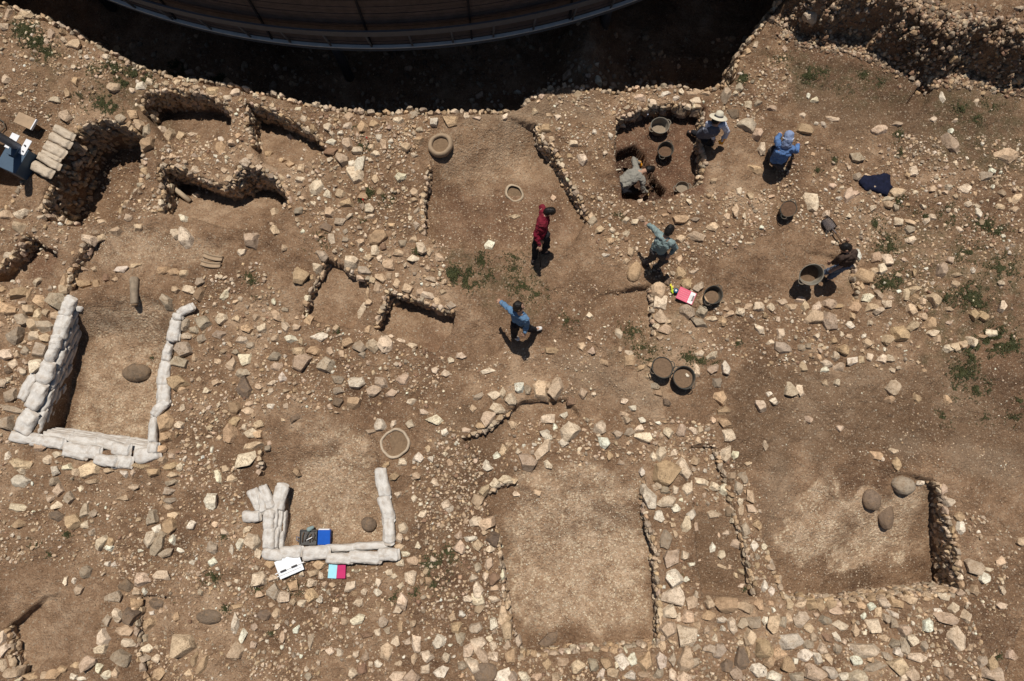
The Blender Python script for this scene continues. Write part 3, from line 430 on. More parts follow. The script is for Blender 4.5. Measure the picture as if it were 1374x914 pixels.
(680,0,3.889,"""205 670 70 50 0 O;265 615 50 45 90 C;215 605 40 35 0 B;855 450 60 40 90 P;830 490 60 30 150 W;880 515 40 40 0 W;910 480 40 35 90 C;965 490 90 30 0 B;985 530 55 35 165 C;910 565 80 60 0 B;985 575 60 50 0 B;1040 490 50 30 0 B;1090 470 45 45 0 O;1145 490 90 50 90 G;1215 460 50 45 90 G;1190 490 45 40 90 C;1260 550 45 45 0 C;1235 545 40 35 90 W;1310 540 45 40 0 G;1190 600 70 60 0 D;1250 660 100 80 5 C;1310 700 60 60 0 P;1335 775 60 45 90 C;1300 885 95 45 0 O;765 540 50 45 90 C;695 510 70 40 0 P;455 690 35 35 0 W;540 710 35 35 0 W;515 800 35 30 90 C;350 750 50 40 0 C;400 830 60 60 0 C;145 585 40 40 0 B"""),
(1024,0,3.889,"""245 80 80 60 0 G;205 605 50 40 0 C;210 675 110 60 20 O;270 525 50 35 10 C;235 505 30 25 90 W;45 565 70 35 20 P;275 645 30 25 0 W;315 650 30 25 90 W;365 625 90 35 15 P;980 755 110 55 60 P;975 685 40 30 90 W;1110 530 45 30 90 C;1145 490 35 30 0 O;1165 435 40 30 0 P;1335 410 50 50 0 O;710 455 30 30 0 R;480 825 80 50 0 G;1260 820 100 70 0 B;1000 630 30 25 0 P;885 625 55 35 0 C;935 510 60 30 90 W;610 680 90 60 160 P;700 650 60 40 0 P;1190 895 40 40 0 W;780 895 50 40 90 C;1000 300 40 40 0 O"""),
(0,0,1.0,"""1210 651 28 23 15 G;1169 671 26 24 90 D;1188 693 32 19 95 D;185 500 37 24 5 D;1264 361 22 14 85 P"""),
]
stones = []
for (ox, oy, sc, s) in SHEETS:
    for q in s.replace('\n', '').split(';'):
        a = q.split(); x, y, w, h, t = map(float, a[:5])
        stones.append([ox+x/sc, oy+y/sc, w/sc, h/sc, t, a[5]])
for i in range(len(stones)-1, -1, -1):            # the same stone read off two overlapping sheets
    for j in range(i):
        if math.hypot(stones[i][0]-stones[j][0], stones[i][1]-stones[j][1]) < .33*min(stones[i][3]+stones[j][3], 40) and i >= 0 and stones[i][2] < 30:
            stones.pop(i); break
stones.sort(key=lambda s: -s[2]*s[3])
NHERO = 292
LAND = [(60,490,'the thick left sandbag row'),(225,500,'the thin right hand sandbag row'),(130,605,'the bottom sandbags of the large room'),
 (182,390,'the upright column fragment'),(440,745,'the bottom sandbags of the small room'),(350,690,'the fanned sandbags of the small room'),(518,680,'the right sandbags of the small room'),
 (530,595,'the stone basin ring set in the ground'),(591,195,'the rounded jar rim'),(690,260,'the tilted broken jar'),(455,395,'the shallow empty room left of centre'),(560,425,'the small triangular room'),
 (245,160,'the round chamber'),(385,190,'the chamber with the curved shaded wall'),(350,270,'the deep shaded masonry corner'),(150,240,'the deep pit beside the six tan sandbags'),(75,205,'the six tan sandbags'),
 (40,200,'the blue grey pillar base'),(285,350,'the two curved clay channel pieces'),(500,255,'the red pin on the rubble bank'),(890,190,'the dug trench with rubber buckets'),(1058,279,'the lone bucket full of soil'),
 (1115,310,'the lying shovel'),(1172,249,'the navy jacket'),(919,398,'the pink clipboard'),(957,396,'the half filled bucket beside the clipboard'),(905,500,'the pair of full buckets'),(1100,375,'the person carrying a bucket'),
 (1050,205,'the person in a blue headscarf'),(960,170,'the person in a straw hat'),(887,325,'the person in a grey green shirt'),(697,430,'the person in a light blue shirt'),(728,315,'the person in a maroon top'),(763,225,'the leaning dry stone revetment'),
 (900,745,'the long wall right of the plaster floor'),(1000,710,'the low wall right of the narrow strip room'),(1280,725,'the deep black shadow wall at far right'),(1185,670,'the three grey boulders on the plaster'),(1150,812,'the wall below the right hand plaster floor'),
 (790,885,'the wall below the central plaster floor'),(740,855,'the flat slab on the central plaster floor'),(665,565,'the curved low wall above the central floor'),(670,660,'the short curved terrace wall'),(170,820,'the broken wall at lower left'),
 (10,870,'the dark edged wall at the bottom left corner'),(325,600,'the pier of stacked stones between the sandbagged rooms'),(391,757,'the white drawing board'),(453,766,'the blue and magenta notebook'),(1240,420,'the row of upright stones at right'),(1310,458,'the buried row of stones by the weeds'),
 (1148,385,'the low wall near the carried bucket'),(880,420,'the short wall beside the clipboard'),(20,345,'the broken wall at the left edge'),(110,350,'the sloping bank left of the gravel floor'),(1200,80,'the dark rubble bank'),(800,130,'the edge of the shaded ravine'),(300,110,'the upper edge of the shaded ravine'),
 (60,60,'the grassy bank at upper left'),(1362,870,'the dark ditch at the lower right corner'),(600,850,'the rubble field at bottom centre'),(280,825,'the big brown oval stone'),(820,575,'the rubble above the central plaster floor'),(300,470,'the rubble between the sandbagged rooms'),(1090,415,'the stone row below the carried bucket')]
def where(x, y, skip=0):
    L = sorted(LAND, key=lambda l: (l[0]-x)**2+(l[1]-y)**2)[skip]
    dx, dy = x-L[0], y-L[1]; d = math.hypot(dx, dy)
    if d < 14: rel = 'right at'
    else:
        rel = ('left of' if dx < 0 else 'right of') if abs(dx) > 1.8*abs(dy) else ('above' if dy < 0 else 'below') if abs(dy) > 1.8*abs(dx) else (('upper' if dy < 0 else 'lower')+' '+('left' if dx < 0 else 'right')+' of')
        if d > 55: rel = 'well '+rel
    return rel, L[2]
def shapeword(s):
    q = s[2]/s[3]
    return 'long' if q > 1.75 else 'oblong' if q > 1.3 else ('blocky' if int(s[0]*7+s[1]*3) % 2 else 'rounded')
def sizeword(s):
    a = math.sqrt(s[2]*s[3]); return 'very large' if a > 26 else 'large' if a > 19.5 else 'medium' if a > 16.5 else 'small'
def label_stones(lst):
    groups = {}
    for i, s in enumerate(lst):
        r, l = where(s[0], s[1]); k = (sizeword(s), CN[s[5]], r, l); groups.setdefault(k, []).append(i)
    out = [None]*len(lst); used = set()
    for k, ids in groups.items():
        r, l = k[2], k[3]
        if len(ids) == 1: out[ids[0]] = f"{k[0]} {k[1]} {shapeword(lst[ids[0]])} stone {r} {l}"; continue
        xs = [lst[i][0] for i in ids]; ys = [lst[i][1] for i in ids]; hor = max(xs)-min(xs) > max(ys)-min(ys)
        ids = sorted(ids, key=lambda i: lst[i][0] if hor else lst[i][1])
        words = {2: ('leftmost', 'rightmost') if hor else ('upper', 'lower'), 3: ('leftmost', 'middle', 'rightmost') if hor else ('uppermost', 'middle', 'lowest')}.get(len(ids))
        if not words: words = [('leftmost' if hor else 'uppermost')]+['%s from %s' % (o, 'left' if hor else 'top') for o in ('second', 'third', 'fourth', 'fifth', 'sixth', 'seventh', 'eighth')][:len(ids)-2]+[('rightmost' if hor else 'lowest')]
        for w, i in zip(words, ids): out[i] = f"{w} {k[0]} {k[1]} stone {r} {l}"
    for i, o in enumerate(out):
        w = o.split()
        for cut in (' well ', ' very ', ' the ', ' the '):
            if len(o.split()) > 16: o = (' '+o).replace(cut, ' ', 1).strip()
        w = o.split()
        out[i] = ' '.join(w[:16])
    return out
HM = {}
LIB = []
for i in range(46):
    v, f = stone_shape(2, 900+i, (i % 9 == 2)*1.0)
    me = np_mesh('stone_%d' % i, v*.5, f, False); me.materials.append(M_loose); LIB.append(me)
ROUND = []
for i in range(4):
    bm = bmesh.new(); bmesh.ops.create_icosphere(bm, subdivisions=4, radius=1); v = np.array([x.co[:] for x in bm.verts]); f = np.array([[q.index for q in p.verts] for p in bm.faces]); bm.free()
    v = v*(1+.10*fbm(v[:,0]*1.3+i*5, v[:,1]*1.3+v[:,2], i, 2)+.012*fbm(v[:,0]*8, v[:,1]*8+v[:,2]*6, i+9, 2))[:, None]; v[:, :2] /= np.abs(v[:, :2]).max(0)
    me = np_mesh('boulder_%d' % i, v*.5, f, True); me.materials.append(M_loose); ROUND.append(me)
def put_stone(s, label=None, name='stone', me=None, hk=.55, lift=0, group='loose stones lying over the excavation', cat='stone'):
    p = G(s[0], s[1]); sc = 1/64.0
    w, h = s[2]*sc*1.26, s[3]*sc*1.26
    o = bpy.data.objects.new(name, me or LIB[int(rng.integers(0, len(LIB)))]); COL.objects.link(o)
    t = h*hk*rng.uniform(.8, 1.15)
    o.location = (p.x, p.y, p.z+t*.10+lift)
    o.rotation_euler = (rng.normal(0, .10), rng.normal(0, .10), -R(s[4])+rng.normal(0, .06))
    o.scale = (w, h, t*1.2) if me not in ROUND else (w*.88, h*.88, t*1.25)
    c = vcol(s[5]); o.color = (*c, 1)
    tag(o, label, cat, group)
    take(p.x, p.y, (w+h)/4); return o
hero = stones[:NHERO]
SMOOTHAT = [(1210,651),(1170,671),(1188,693),(185,500),(281,827),(850,365),(651,902),(490,703),(1074,19)]
for s, lb in zip(hero, label_stones(hero)): put_stone(s, lb, me=ROUND[int(s[0]) % 4] if any(math.hypot(s[0]-q[0], s[1]-q[1]) < 9 for q in SMOOTHAT) else None, hk=.6 if s[5] != 'D' else .45)
rest = Mass()
for s in stones[NHERO:]:
    p = G(s[0], s[1]); w, h = s[2]/64*1.28, s[3]/64*1.28; t = h*.5
    rest.add(3 if w > .14 else 2, (p.x, p.y, p.z+t*.10), (w, h, t*1.3), -R(s[4]), (rng.normal(0, .1), rng.normal(0, .1)), vcol(s[5]))
    take(p.x, p.y, (w+h)/4)

# ------------------------------------------------------------------ dry stone walls: faces of the cuts
WALLS = [ # outline, stone length, courses height, cap rows, maxdepth, label
 ("190,150 186,140 193,121 208,118 224,117 260,122 285,130 304,139 309,152", .15, .085, 1, 9, "curved dry stone wall around the upper side of the round chamber"),
 ("338,196 332,170 329,150 329,138", .14, .08, 1, 9, "thin stone partition between the round chamber and its neighbour"),
 ("329,138 347,141 365,148 398,163 418,176 436,192", .16, .08, 1, 9, "curved stone wall with a black shaded face right of the round chamber"),
 ("98,178 118,166 144,160 165,165 193,180", .16, .09, 0, 9, "short stone wall closing the top of the deep pit"),
 ("98,178 90,200 79,231 68,250 56,274 62,296 104,303", .13, .09, 0, 9, "rough collapsing rubble wall left of the deep pit beside tan sandbags"),
 ("193,180 192,203 190,243 170,272 163,293", .15, .08, 1, 9, "stone wall along the right side of the deep pit"),
 ("214,284 212,250 211,221 236,223 261,233 285,243 303,249 310,243", .15, .07, 1, 9, "shaded stone wall below the round chamber rubble"),
 ("310,243 320,221 346,225 365,234 386,255 388,268 376,282", .15, .055, 1, 9, "tall coursed stone wall corner with finely layered dark face"),
 ("577,222 574,236 566,270 567,315", .15, .08, 0, 9, "straight stone wall edge below the rounded jar rim"),
 ("722,166 728,185 748,203 765,243 792,290", .12, .05, 1, 9, "leaning revetment of thin layered stones above the person in maroon"),
 ("826,158 870,142 900,138 946,143", .15, .09, 1, 9, "stone and earth edge along the top of the bucket trench"),
 ("946,143 944,184 946,215 940,246", .12, .08, 0, 9, "ragged earth and stone edge right of the bucket trench"),
 ("461,357 479,372 494,377", .15, .07, 0, 9, "very short wall at the top corner of the shallow empty room"),
 ("437,348 417,385 404,426", .15, .08, 0, 9, "low stone edge left of the shallow empty room"),
 ("503,439 520,388 560,400 610,420", .15, .055, 0, 9, "bent stone wall bounding the small triangular room"),
 ("866,640 864,680 878,730 885,790 888,868", .17, .06, 0, 9, "long coursed stone wall right of the central plaster floor"),
 ("888,868 790,876 700,882", .17, .09, 0, 9, "row of squared stones closing the central plaster floor below"),
 ("700,882 683,840 672,760 664,720", .18, .09, 0, 9, "low worn stone edge left of the central plaster floor"),
 ("961,599 970,625 986,678 998,718 1013,788 1016,804", .16, .06, 0, 9, "narrow stone wall right of the strip room"),
 ("1030,740 1052,806", .18, .09, 0, 9, "short stone edge left of the right hand plaster floor"),
 ("1052,806 1150,808 1298,796", .17, .09, 0, 9, "row of small squared stones below the right hand plaster floor"),
 ("1250,644 1262,652 1276,690 1286,730 1298,796", .14, .08, 0, 9, "stone wall with the widest black shaded face at far right"),
 ("618,589 650,576 687,550", .14, .06, 1, 9, "curved low stone wall above left of the central plaster floor"),
 ("648,668 659,657 692,647", .15, .06, 0, 9, "short curved terrace wall left of the central plaster floor"),
 ("-5,378 12,346 37,315", .14, .08, 1, 9, "broken stone wall at the left edge beside the reddish hollow"),
 ("96,392 91,366 128,318", .14, .08, 1, 9, "bent stone wall above the left sandbag row"),
 ("1146,347 1150,385 1156,406", .15, .07, 0, 9, "low stone wall right of the person carrying a bucket"),
 ("873,382 880,450", .14, .05, 0, 9, "short layered stone wall left of the pink clipboard"),
 ("8,842 30,914 38,960", .16, .07, 1, 9, "stone wall with dark right edge at the bottom left corner"),
 ("184,798 184,880 200,930", .18, .07, 0, 9, "broken wall of large blocks at lower left"),
 ("350,575 348,640", .15, .07, 0, 9, "short stone face left of the small sandbagged room"),
 ("40,226 36,240 15,274 -10,287", .15, .09, 0, 9, "rubble face of the dark hollow at the left edge"),
 ("0,8 30,14 60,26 100,44 140,66 180,86 215,96 250,104 290,112 330,120 365,130 400,138 440,146 480,151 520,153 560,152 600,151 640,150 680,150", .15, .10, 1, .8, "long curved wall top along the left edge of the shaded ravine"),
 ("700,141 722,131 738,120 762,114 800,117 822,124 850,120 880,114 900,112 925,118 950,121 975,116", .13, .10, 1, .7, "crumbling stone edge of the ravine above the bucket trench"),
 ("986,104 992,84 1003,60 1014,46 1030,24 1046,4", .15, .11, 1, 1.2, "tumbled stone edge on the right side of the ravine"),
]
BATTER = {'leaning': .15, 'tall': .12}
def resample(pts, step):
    out = []; 
    for a, b in zip(pts[:-1], pts[1:]):
        L = (b-a).length; n = max(1, int(L/step))
        for i in range(n): out.append((a.lerp(b, i/n), (b-a).normalized()))
    return out
for (pl, sl, ch, caps, mxd, lab) in WALLS:
    pts = [P(*map(float, q.split(','))) for q in pl.split()]
    ms = Mass()
    samp = resample(pts, .04)
    # which side is low
    s = 0
    for p, t in samp:
        n = Vector((-t.y, t.x, 0)); s += Hxy(p.x-n.x*.28, p.y-n.y*.28)-Hxy(p.x+n.x*.28, p.y+n.y*.28)
    sg = 1 if s > 0 else -1
    row = 0; z = 0
    def edge(p, n):
        """walk from the solid side to the drop"""
        hi = max(Hxy(p.x-n.x*.22, p.y-n.y*.22), Hxy(p.x-n.x*.12, p.y-n.y*.12)); lo = Hxy(p.x+n.x*.25, p.y+n.y*.25); q = p
        for k in range(-6, 8):
            q = p+n*(k*.03)
            if Hxy(q.x, q.y) < hi-.35*(hi-lo) and hi-lo > .06: break
        return q, hi, lo
    nrow = 1
    prof = []
    for p, t in samp:
        n = Vector((-t.y, t.x, 0))*sg; q, hi, lo = edge(p, n); prof.append((q, t, n, hi, max(lo, hi-mxd)))
    zmin = min(a[4] for a in prof); zmax = max(a[3] for a in prof)
    zz = zmax-.015
    while zz > zmin-.03:
        i = int(rng.integers(0, 3)); h = ch*rng.uniform(.8, 1.25)
        while i < len(prof):
            q, t, n, hi, lo = prof[i]; L = sl*(.4+1.3*rng.beta(1.5, 2))
            if lab.startswith('rough') and rng.uniform() < .45: i += 2; continue
            if zz <= hi+.03 and zz >= lo-.02 and hi-lo > .05:
                w = h*rng.uniform(.85, 1.2)
                off = (rng.uniform(-.06, .012) if not lab.startswith('rough') else rng.uniform(-.06, .07))+(BATTER.get(lab.split()[0], 0)*(hi-zz))
                ms.add(2 if L < .12 else 3, (q.x+n.x*off+t.x*L*.3, q.y+n.y*off+t.y*L*.3, zz-h*.4), (L*1.05, rng.uniform(.10, .17), w*1.15),
                       math.atan2(t.y, t.x)+rng.normal(0, .12), (rng.normal(0, .12), rng.normal(0, .10)), vcol(rng.choice(list('BBOCPGGO'))))
            i += max(1, int(L*.92/.04))
        zz -= h*.92
    for r in range(caps):
        i = int(rng.integers(0, 3))
        while i < len(prof):
            q, t, n, hi, lo = prof[i]; L = sl*rng.uniform(.6, 1.9); wd = L*rng.uniform(.6, .95); c = q-n*(wd*.45+rng.uniform(-.02, .16))
            if rng.uniform() < .55 and not occ(c.x, c.y, L*.4):
                ms.add(3, (c.x, c.y, Hxy(c.x, c.y)-.005), (L, wd, rng.uniform(.07, .12)), math.atan2(t.y, t.x)+rng.normal(0, .5), (rng.normal(0, .12), rng.normal(0, .12)), vcol(rng.choice(list('BBOCCPG'))))
                take(c.x, c.y, L*.4)
            i += max(2, int(L*1.02/.04))
    if ms.n:
        o = ms.build('dry_stone_wall'); tag(o, lab, 'wall', 'excavated stone walls')
# the dark rubble bank
ms = Mass(); bl = [P(*map(float, q.split(','))) for q in "1050,20 1054,36 1068,46 1100,52 1130,57 1160,62 1180,72 1210,86 1232,98 1262,104 1300,100 1340,106 1374,112 1420,116".split()]
for p, t in resample(bl, .035):
    n = Vector((t.y, -t.x, 0))
    for k in range(26):
        off = rng.uniform(-.62, .30) if k < 22 else rng.uniform(-.9, .4); c = p+n*off+t*rng.uniform(-.05, .05)
        L = .035+.13*rng.beta(.9, 3.2)
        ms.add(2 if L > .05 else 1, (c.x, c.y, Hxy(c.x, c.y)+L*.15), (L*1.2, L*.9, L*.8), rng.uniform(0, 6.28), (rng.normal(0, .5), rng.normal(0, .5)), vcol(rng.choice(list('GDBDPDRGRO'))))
tag(ms.build('rubble_bank'), 'high dark bank of small tumbled rubble at upper right', 'rubble bank')

# ------------------------------------------------------------------ rubble nobody could count
DENS = [ ("192,180 212,185 216,290 170,300 190,245", 70, .15), ("303,133 330,135 334,200 300,205", 70, .15), ("180,96 330,122 330,138 300,134 195,114", 60, .14),
 # region, stones per square metre, max size (m)
 ("-20,10 130,60 300,125 470,155 580,160 560,215 450,190 330,125 180,112 90,100 40,80 -20,60", 46, .17),
 ("385,160 560,165 565,310 600,335 605,390 500,385 460,345 400,320 390,260", 44, .19),
 ("200,160 310,190 315,225 250,240 205,220", 60, .16),
 ("240,385 340,350 410,440 520,450 600,480 590,560 520,560 400,550 350,560 330,640 240,640 230,520", 36, .17),
 ("-20,370 90,390 70,470 20,590 -20,600", 60, .22),
 ("-20,270 120,290 125,320 60,345 -20,330", 34, .16),
 ("-20,600 60,615 200,625 240,620 330,640 330,740 360,760 340,914 190,914 200,800 100,760 -20,760", 26, .14),
 ("230,740 345,700 350,780 330,850 250,830", 22, .14),
 ("340,755 540,755 560,620 600,560 650,600 650,700 670,780 690,890 690,940 330,940", 42, .16),
 ("540,620 650,600 650,680 670,760 560,760", 24, .14),
 ("690,560 740,560 960,570 950,620 860,620 720,625 660,660 650,640", 60, .16),
 ("630,660 670,720 690,880 640,900 620,780", 50, .17),
 ("870,610 970,600 985,680 930,680 940,800 1020,808 1020,914 690,930 700,888 888,875 890,760 880,700", 46, .20),
 ("1020,806 1300,800 1330,914 1374,930 1000,930", 40, .19),
 ("1290,680 1374,720 1374,830 1310,830 1300,760", 26, .14),
 ("960,600 990,600 1050,800 1016,806 1000,700", 60, .14),
 ("880,400 1100,400 1250,350 1260,470 1210,500 1060,500 940,470 880,470", 38, .17),
 ("1060,190 1374,180 1374,340 1180,360 1060,300 1040,240", 34, .16),
 ("790,262 930,262 1060,250 1070,300 940,350 930,400 880,380 790,330", 50, .14),
 ("950,120 1060,60 1060,130 1000,180 960,160", 44, .13),
 ("735,165 828,160 830,270 798,290 770,240 750,200", 44, .10),
 ("730,118 830,125 950,122 945,140 870,140 826,158 730,160", 50, .12),
 ("560,490 760,460 900,400 880,480 860,540 700,530 620,560 560,540", 16, .10),
 ("740,380 860,380 870,470 760,460", 10, .09),
 ("0,80 130,100 130,160 70,170 0,150", 30, .11),
 ("560,250 760,260 770,330 580,335", 16, .07),
 ("1180,340 1374,330 1374,470 1260,480 1220,400", 14, .11),
 ("1020,500 1374,480 1374,640 1040,620", 7, .06),
 ("960,600 1374,600 1374,914 960,914", 5, .05),
 ("60,120 200,170 180,260 60,290", 26, .12),
 ("-20,-20 1060,-20 990,110 950,120 700,140 560,150 250,100 0,10", 8, .30),
 ("120,40 300,70 560,75 860,40 960,60 980,110 850,115 740,112 600,148 440,140 250,98 120,50", 34, .40),
]
rub = rest
for rg, dn in (("1000,806 1330,800 1350,914 1374,930 1000,930", 9), ("880,620 975,610 1000,700 1020,806 1020,930 890,930 888,860 880,700", 7), ("240,385 340,360 420,440 420,560 350,570 330,640 240,640 230,520", 9), ("-20,380 80,392 60,480 20,600 -20,600", 14),
 ("380,160 560,165 562,330 600,345 600,390 500,385 400,320", 9), ("560,600 650,590 660,720 690,890 600,930 560,760", 9), ("690,555 960,570 950,625 740,620", 10), ("885,400 1100,400 1255,360 1260,470 1210,500 1060,490 940,440", 7), ("1060,195 1374,190 1374,320 1100,300", 6), ("160,620 240,620 240,760 180,914 130,914 190,760", 6), ("200,90 330,125 470,155 550,165 380,175 330,135 180,118", 10), ("215,165 300,175 300,235 262,232 215,215", 16), ("780,262 930,262 1050,262 1000,330 800,300", 6), ("330,760 600,760 640,914 340,914", 6), ("192,180 212,185 216,290 170,300 190,245", 34), ("303,133 330,135 334,200 300,205", 34), ("180,96 330,122 330,138 300,134 195,114", 26), ("-20,20 120,70 210,110 180,120 60,80", 8), ("960,110 1050,50 1060,120 1010,175", 8)):
    pl = poly(rg); xs = [p[0] for p in pl]; ys = [p[1] for p in pl]; n = int((max(xs)-min(xs))*(max(ys)-min(ys))*dn)
    X = rng.uniform(min(xs), max(xs), n); Y = rng.uniform(min(ys), max(ys), n); ok = sdf(pl, X, Y) < 0
    for x, y in zip(X[ok], Y[ok]):
        L = .10+.15*rng.beta(1.1, 2.6)
        if occ(x, y, L*.48): continue
        asp = rng.uniform(.6, .95); hh = L*rng.uniform(.35, .5)
        rub.add(3, (x, y, Hxy(x, y)+hh*.02), (L, L*asp, hh*1.3), rng.uniform(0, 6.28), (rng.normal(0, .12), rng.normal(0, .12)), vcol(rng.choice(list('CCWBBBBOPPGG'))))
        take(x, y, L*.45)
for (rg, dn, mx) in DENS:
    pl = poly(rg); xs = [p[0] for p in pl]; ys = [p[1] for p in pl]
    A = (max(xs)-min(xs))*(max(ys)-min(ys)); n = int(A*dn*7.5)
    X = rng.uniform(min(xs), max(xs), n); Y = rng.uniform(min(ys), max(ys), n)
    ok = (sdf(pl, X, Y)+.2*fbm(X*2, Y*2, 5, 3)) < 0
    cl = fbm(X*1.4, Y*1.4, 88, 3)*.9+.55
    ok &= rng.uniform(0, 1, n) < cl
    for x, y in zip(X[ok], Y[ok]):
        L = .03+(mx*1.1-.03)*rng.beta(1.0, 3.0); L = min(L, mx)
        if L > .055 and occ(x, y, L*.36): continue
        h = Hxy(x, y); asp = rng.uniform(.6, .95)
        hh = L*rng.uniform(.4, .65)
        rub.add(3 if L > .13 else 2 if L > .05 else 1, (x, y, h+hh*.12), (L, L*asp, hh*1.3), rng.uniform(0, 6.28), (rng.normal(0, .2), rng.normal(0, .2)),
                vcol(rng.choice(list('CCWBBBBOOPPGGR' if mx < .29 else 'GGBD' if mx < .32 else 'GWWGC'))))
        if L > .055: take(x, y, L*.36)
o = rub.build('rubble'); tag(o, 'small limestone rubble scattered thickly over the ridges between the rooms', 'rubble', kind='stuff')
# grit: the tiny chips everywhere
gr = Mass(); n = 36000
X = rng.uniform(-11.8, 11.8, n); Y = rng.uniform(-8, 7.2, n)
dn = fbm(X*1.1, Y*1.1, 131, 4)*.8+.42
for x, y in zip(X[rng.uniform(0, 1, n) < dn], Y[rng.uniform(0, 1, n) < dn]) if False else [(a, b) for a, b, q in zip(X, Y, rng.uniform(0, 1, n) < dn) if q]:
    L = .012+.034*rng.beta(1.2, 2.4)
    gr.add(1, (x, y, Hxy(x, y)+L*.12), (L, L*.75, L*.6), rng.uniform(0, 6.28), (0, 0), vcol(rng.choice(list('CWBBRRRDOO'))))
for zn, cnt, cs in (("120,312 220,302 300,330 300,352 130,352", 900, 'CWBP'), ("690,660 780,620 850,640 872,730 880,820 850,850 720,850 690,800", 2600, 'CWWP'), ("1075,660 1120,635 1180,680 1240,700 1255,780 1100,785 1045,760", 1100, 'CWBP'), ("400,570 500,575 520,728 386,730", 700, 'CWO')):
    pl = poly(zn); xs = [p[0] for p in pl]; ys = [p[1] for p in pl]; X = rng.uniform(min(xs), max(xs), cnt); Y = rng.uniform(min(ys), max(ys), cnt)
    ok = (sdf(pl, X, Y)+.35*WX[0,0]*0+.3*fbm(X*2, Y*2, 15, 3)) < 0
    for x, y in zip(X[ok], Y[ok]):
        L = rng.uniform(.012, .032); gr.add(1, (x, y, Hxy(x, y)+L*.05), (L, L*.75, L*.4), rng.uniform(0, 6.28), (0, 0), vcol(rng.choice(list(cs))))
tag(gr.build('gravel'), 'fine pale grit and stone chips strewn over the soil', 'gravel', kind='stuff')

# ------------------------------------------------------------------ weeds
def leaf_mat():
    m, nt, b = newmat('weed_leaf'); a = N(nt, 'ShaderNodeAttribute', attribute_name='col').outputs['Color']
    nt.links.new(a, b.inputs['Base Color']); b.inputs['Roughness'].default_value = .6; return m
gv = []; gf = []; gc = []; gn = 0
PATCH = [(35,38,16,2.2),(48,55,16,2),(62,72,14,1.5),(118,93,10,1.2),(150,95,22,1.5),(185,100,18,1.8),(168,112,10,1.6),(238,92,12,2.6),(292,110,12,2.6),(140,138,16,1.5),(118,140,9,1.2),(105,130,8,1),(65,157,6,1),(150,145,10,1.3),(475,172,5,1.4),(489,197,8,1.6),(486,185,5,1.2),(495,258,9,1.8),(482,268,6,1.4),(520,268,9,1.6),(485,292,9,1.2),(425,322,16,.7),(560,338,7,1.6),(607,368,12,2.2),(630,378,15,1.6),(648,352,10,1.2),(655,370,12,.9),(628,362,6,1.5),(645,345,8,1),(700,385,22,.8),(720,395,16,.8),(690,360,14,.6),(760,430,16,.7),(850,445,18,.9),(865,470,14,1.2),(925,480,12,1.2),(940,485,8,1.2),(1085,100,14,1.4),(1105,95,10,.9),(1160,100,14,.8),(1130,120,14,.6),(1180,110,10,.8),(1050,80,18,.5),(1290,145,10,1.2),(1310,160,14,.8),(1330,140,14,.8),(1260,18,10,1.3),(1250,8,8,1.1),(1205,180,9,1.3),(1210,205,7,1.3),(1097,228,6,1),(1120,215,8,1),(1205,270,14,1),(1175,300,12,1.2),(1190,330,20,1.2),(1240,290,14,1),(1275,285,18,1),(1320,300,18,1.2),(1340,310,16,1),(1190,380,14,1.8),(1205,372,10,1.4),(1265,300,10,1),(1300,340,22,.8),(1345,360,24,1.2),(1300,395,20,1.4),(1310,410,14,1.6),(1270,400,9,1.2),(1330,460,18,2),(1345,455,16,2),(1360,465,10,1.6),(1305,475,16,1.8),(1290,500,14,1.8),(1310,520,16,1.4),(1280,525,14,1),(1368,540,8,1.3),(1265,560,12,.8),(1320,560,12,.6),(1330,915,8,1),(45,730,6,1.8),(90,717,6,1.2),(67,745,4,1.2),(285,775,10,1.4),(300,720,6,.8),(302,817,6,1.2),(235,818,6,1.2),(345,790,10,.8),(400,790,14,.8),(365,850,6,.9),(590,760,18,1.2),(570,755,10,1),(580,785,12,1),(555,795,8,1.2),(530,800,10,1.1),(600,740,14,.8),(1000,790,5,1),(918,775,4,1.4),(920,412,4,1),(870,480,8,1),(960,490,6,1.2),(990,460,8,.9),(205,480,4,.8),(420,85,1,0),(335,372,7,1.4),(338,378,6,1.2),(350,395,8,.8),(455,445,6,1.2),(430,450,7,1),(900,245,1,0),(1045,185,5,1),(995,105,8,2.4),(1000,100,5,2.2),(830,290,8,.9),(690,345,12,.7),(1340,880,6,1.1),(1360,560,10,.8)]
for (px, py, rp, k) in PATCH:
    c = G(px, py); r = rp/64
    n = int(430*k*r*r*3.14*4+12*k) if k else 0
    for i in range(n):
        a = rng.uniform(0, 6.28); q = abs(rng.normal(0, .72))*r
        x, y = c.x+math.cos(a)*q, c.y+math.sin(a)*q*.8
        if vnoise(np.array(x*9), np.array(y*9), 7) < .38: continue
        z = Hxy(x, y); nb = int(rng.integers(3, 6)); g0 = np.array((.044, .052, .024))*rng.uniform(.7, 1.5)+np.array((.03, .015, 0))*rng.uniform(0, 1)
        for b in range(nb):
            aa = rng.uniform(0, 6.28); L = rng.uniform(.015, .038)*(.7+.35*k); w = L*rng.uniform(.10, .22); ln = rng.uniform(.35, 1.1)
            dx, dy = math.cos(aa)*ln*L, math.sin(aa)*ln*L; ox, oy = -math.sin(aa)*w, math.cos(aa)*w
            gv += [(x, y, z), (x+dx*.5+ox, y+dy*.5+oy, z+L*.55), (x+dx, y+dy, z+L*.6), (x+dx*.5-ox, y+dy*.5-oy, z+L*.55)]
            gf.append((gn, gn+1, gn+2, gn+3)); gn += 4; gc += [g0]*4
me = np_mesh('weeds', gv, gf, False, np.array(gc)); o = link('weeds', me, leaf_mat()); tag(o, 'low sparse green weeds growing in patches between the stones', 'weeds', kind='stuff')

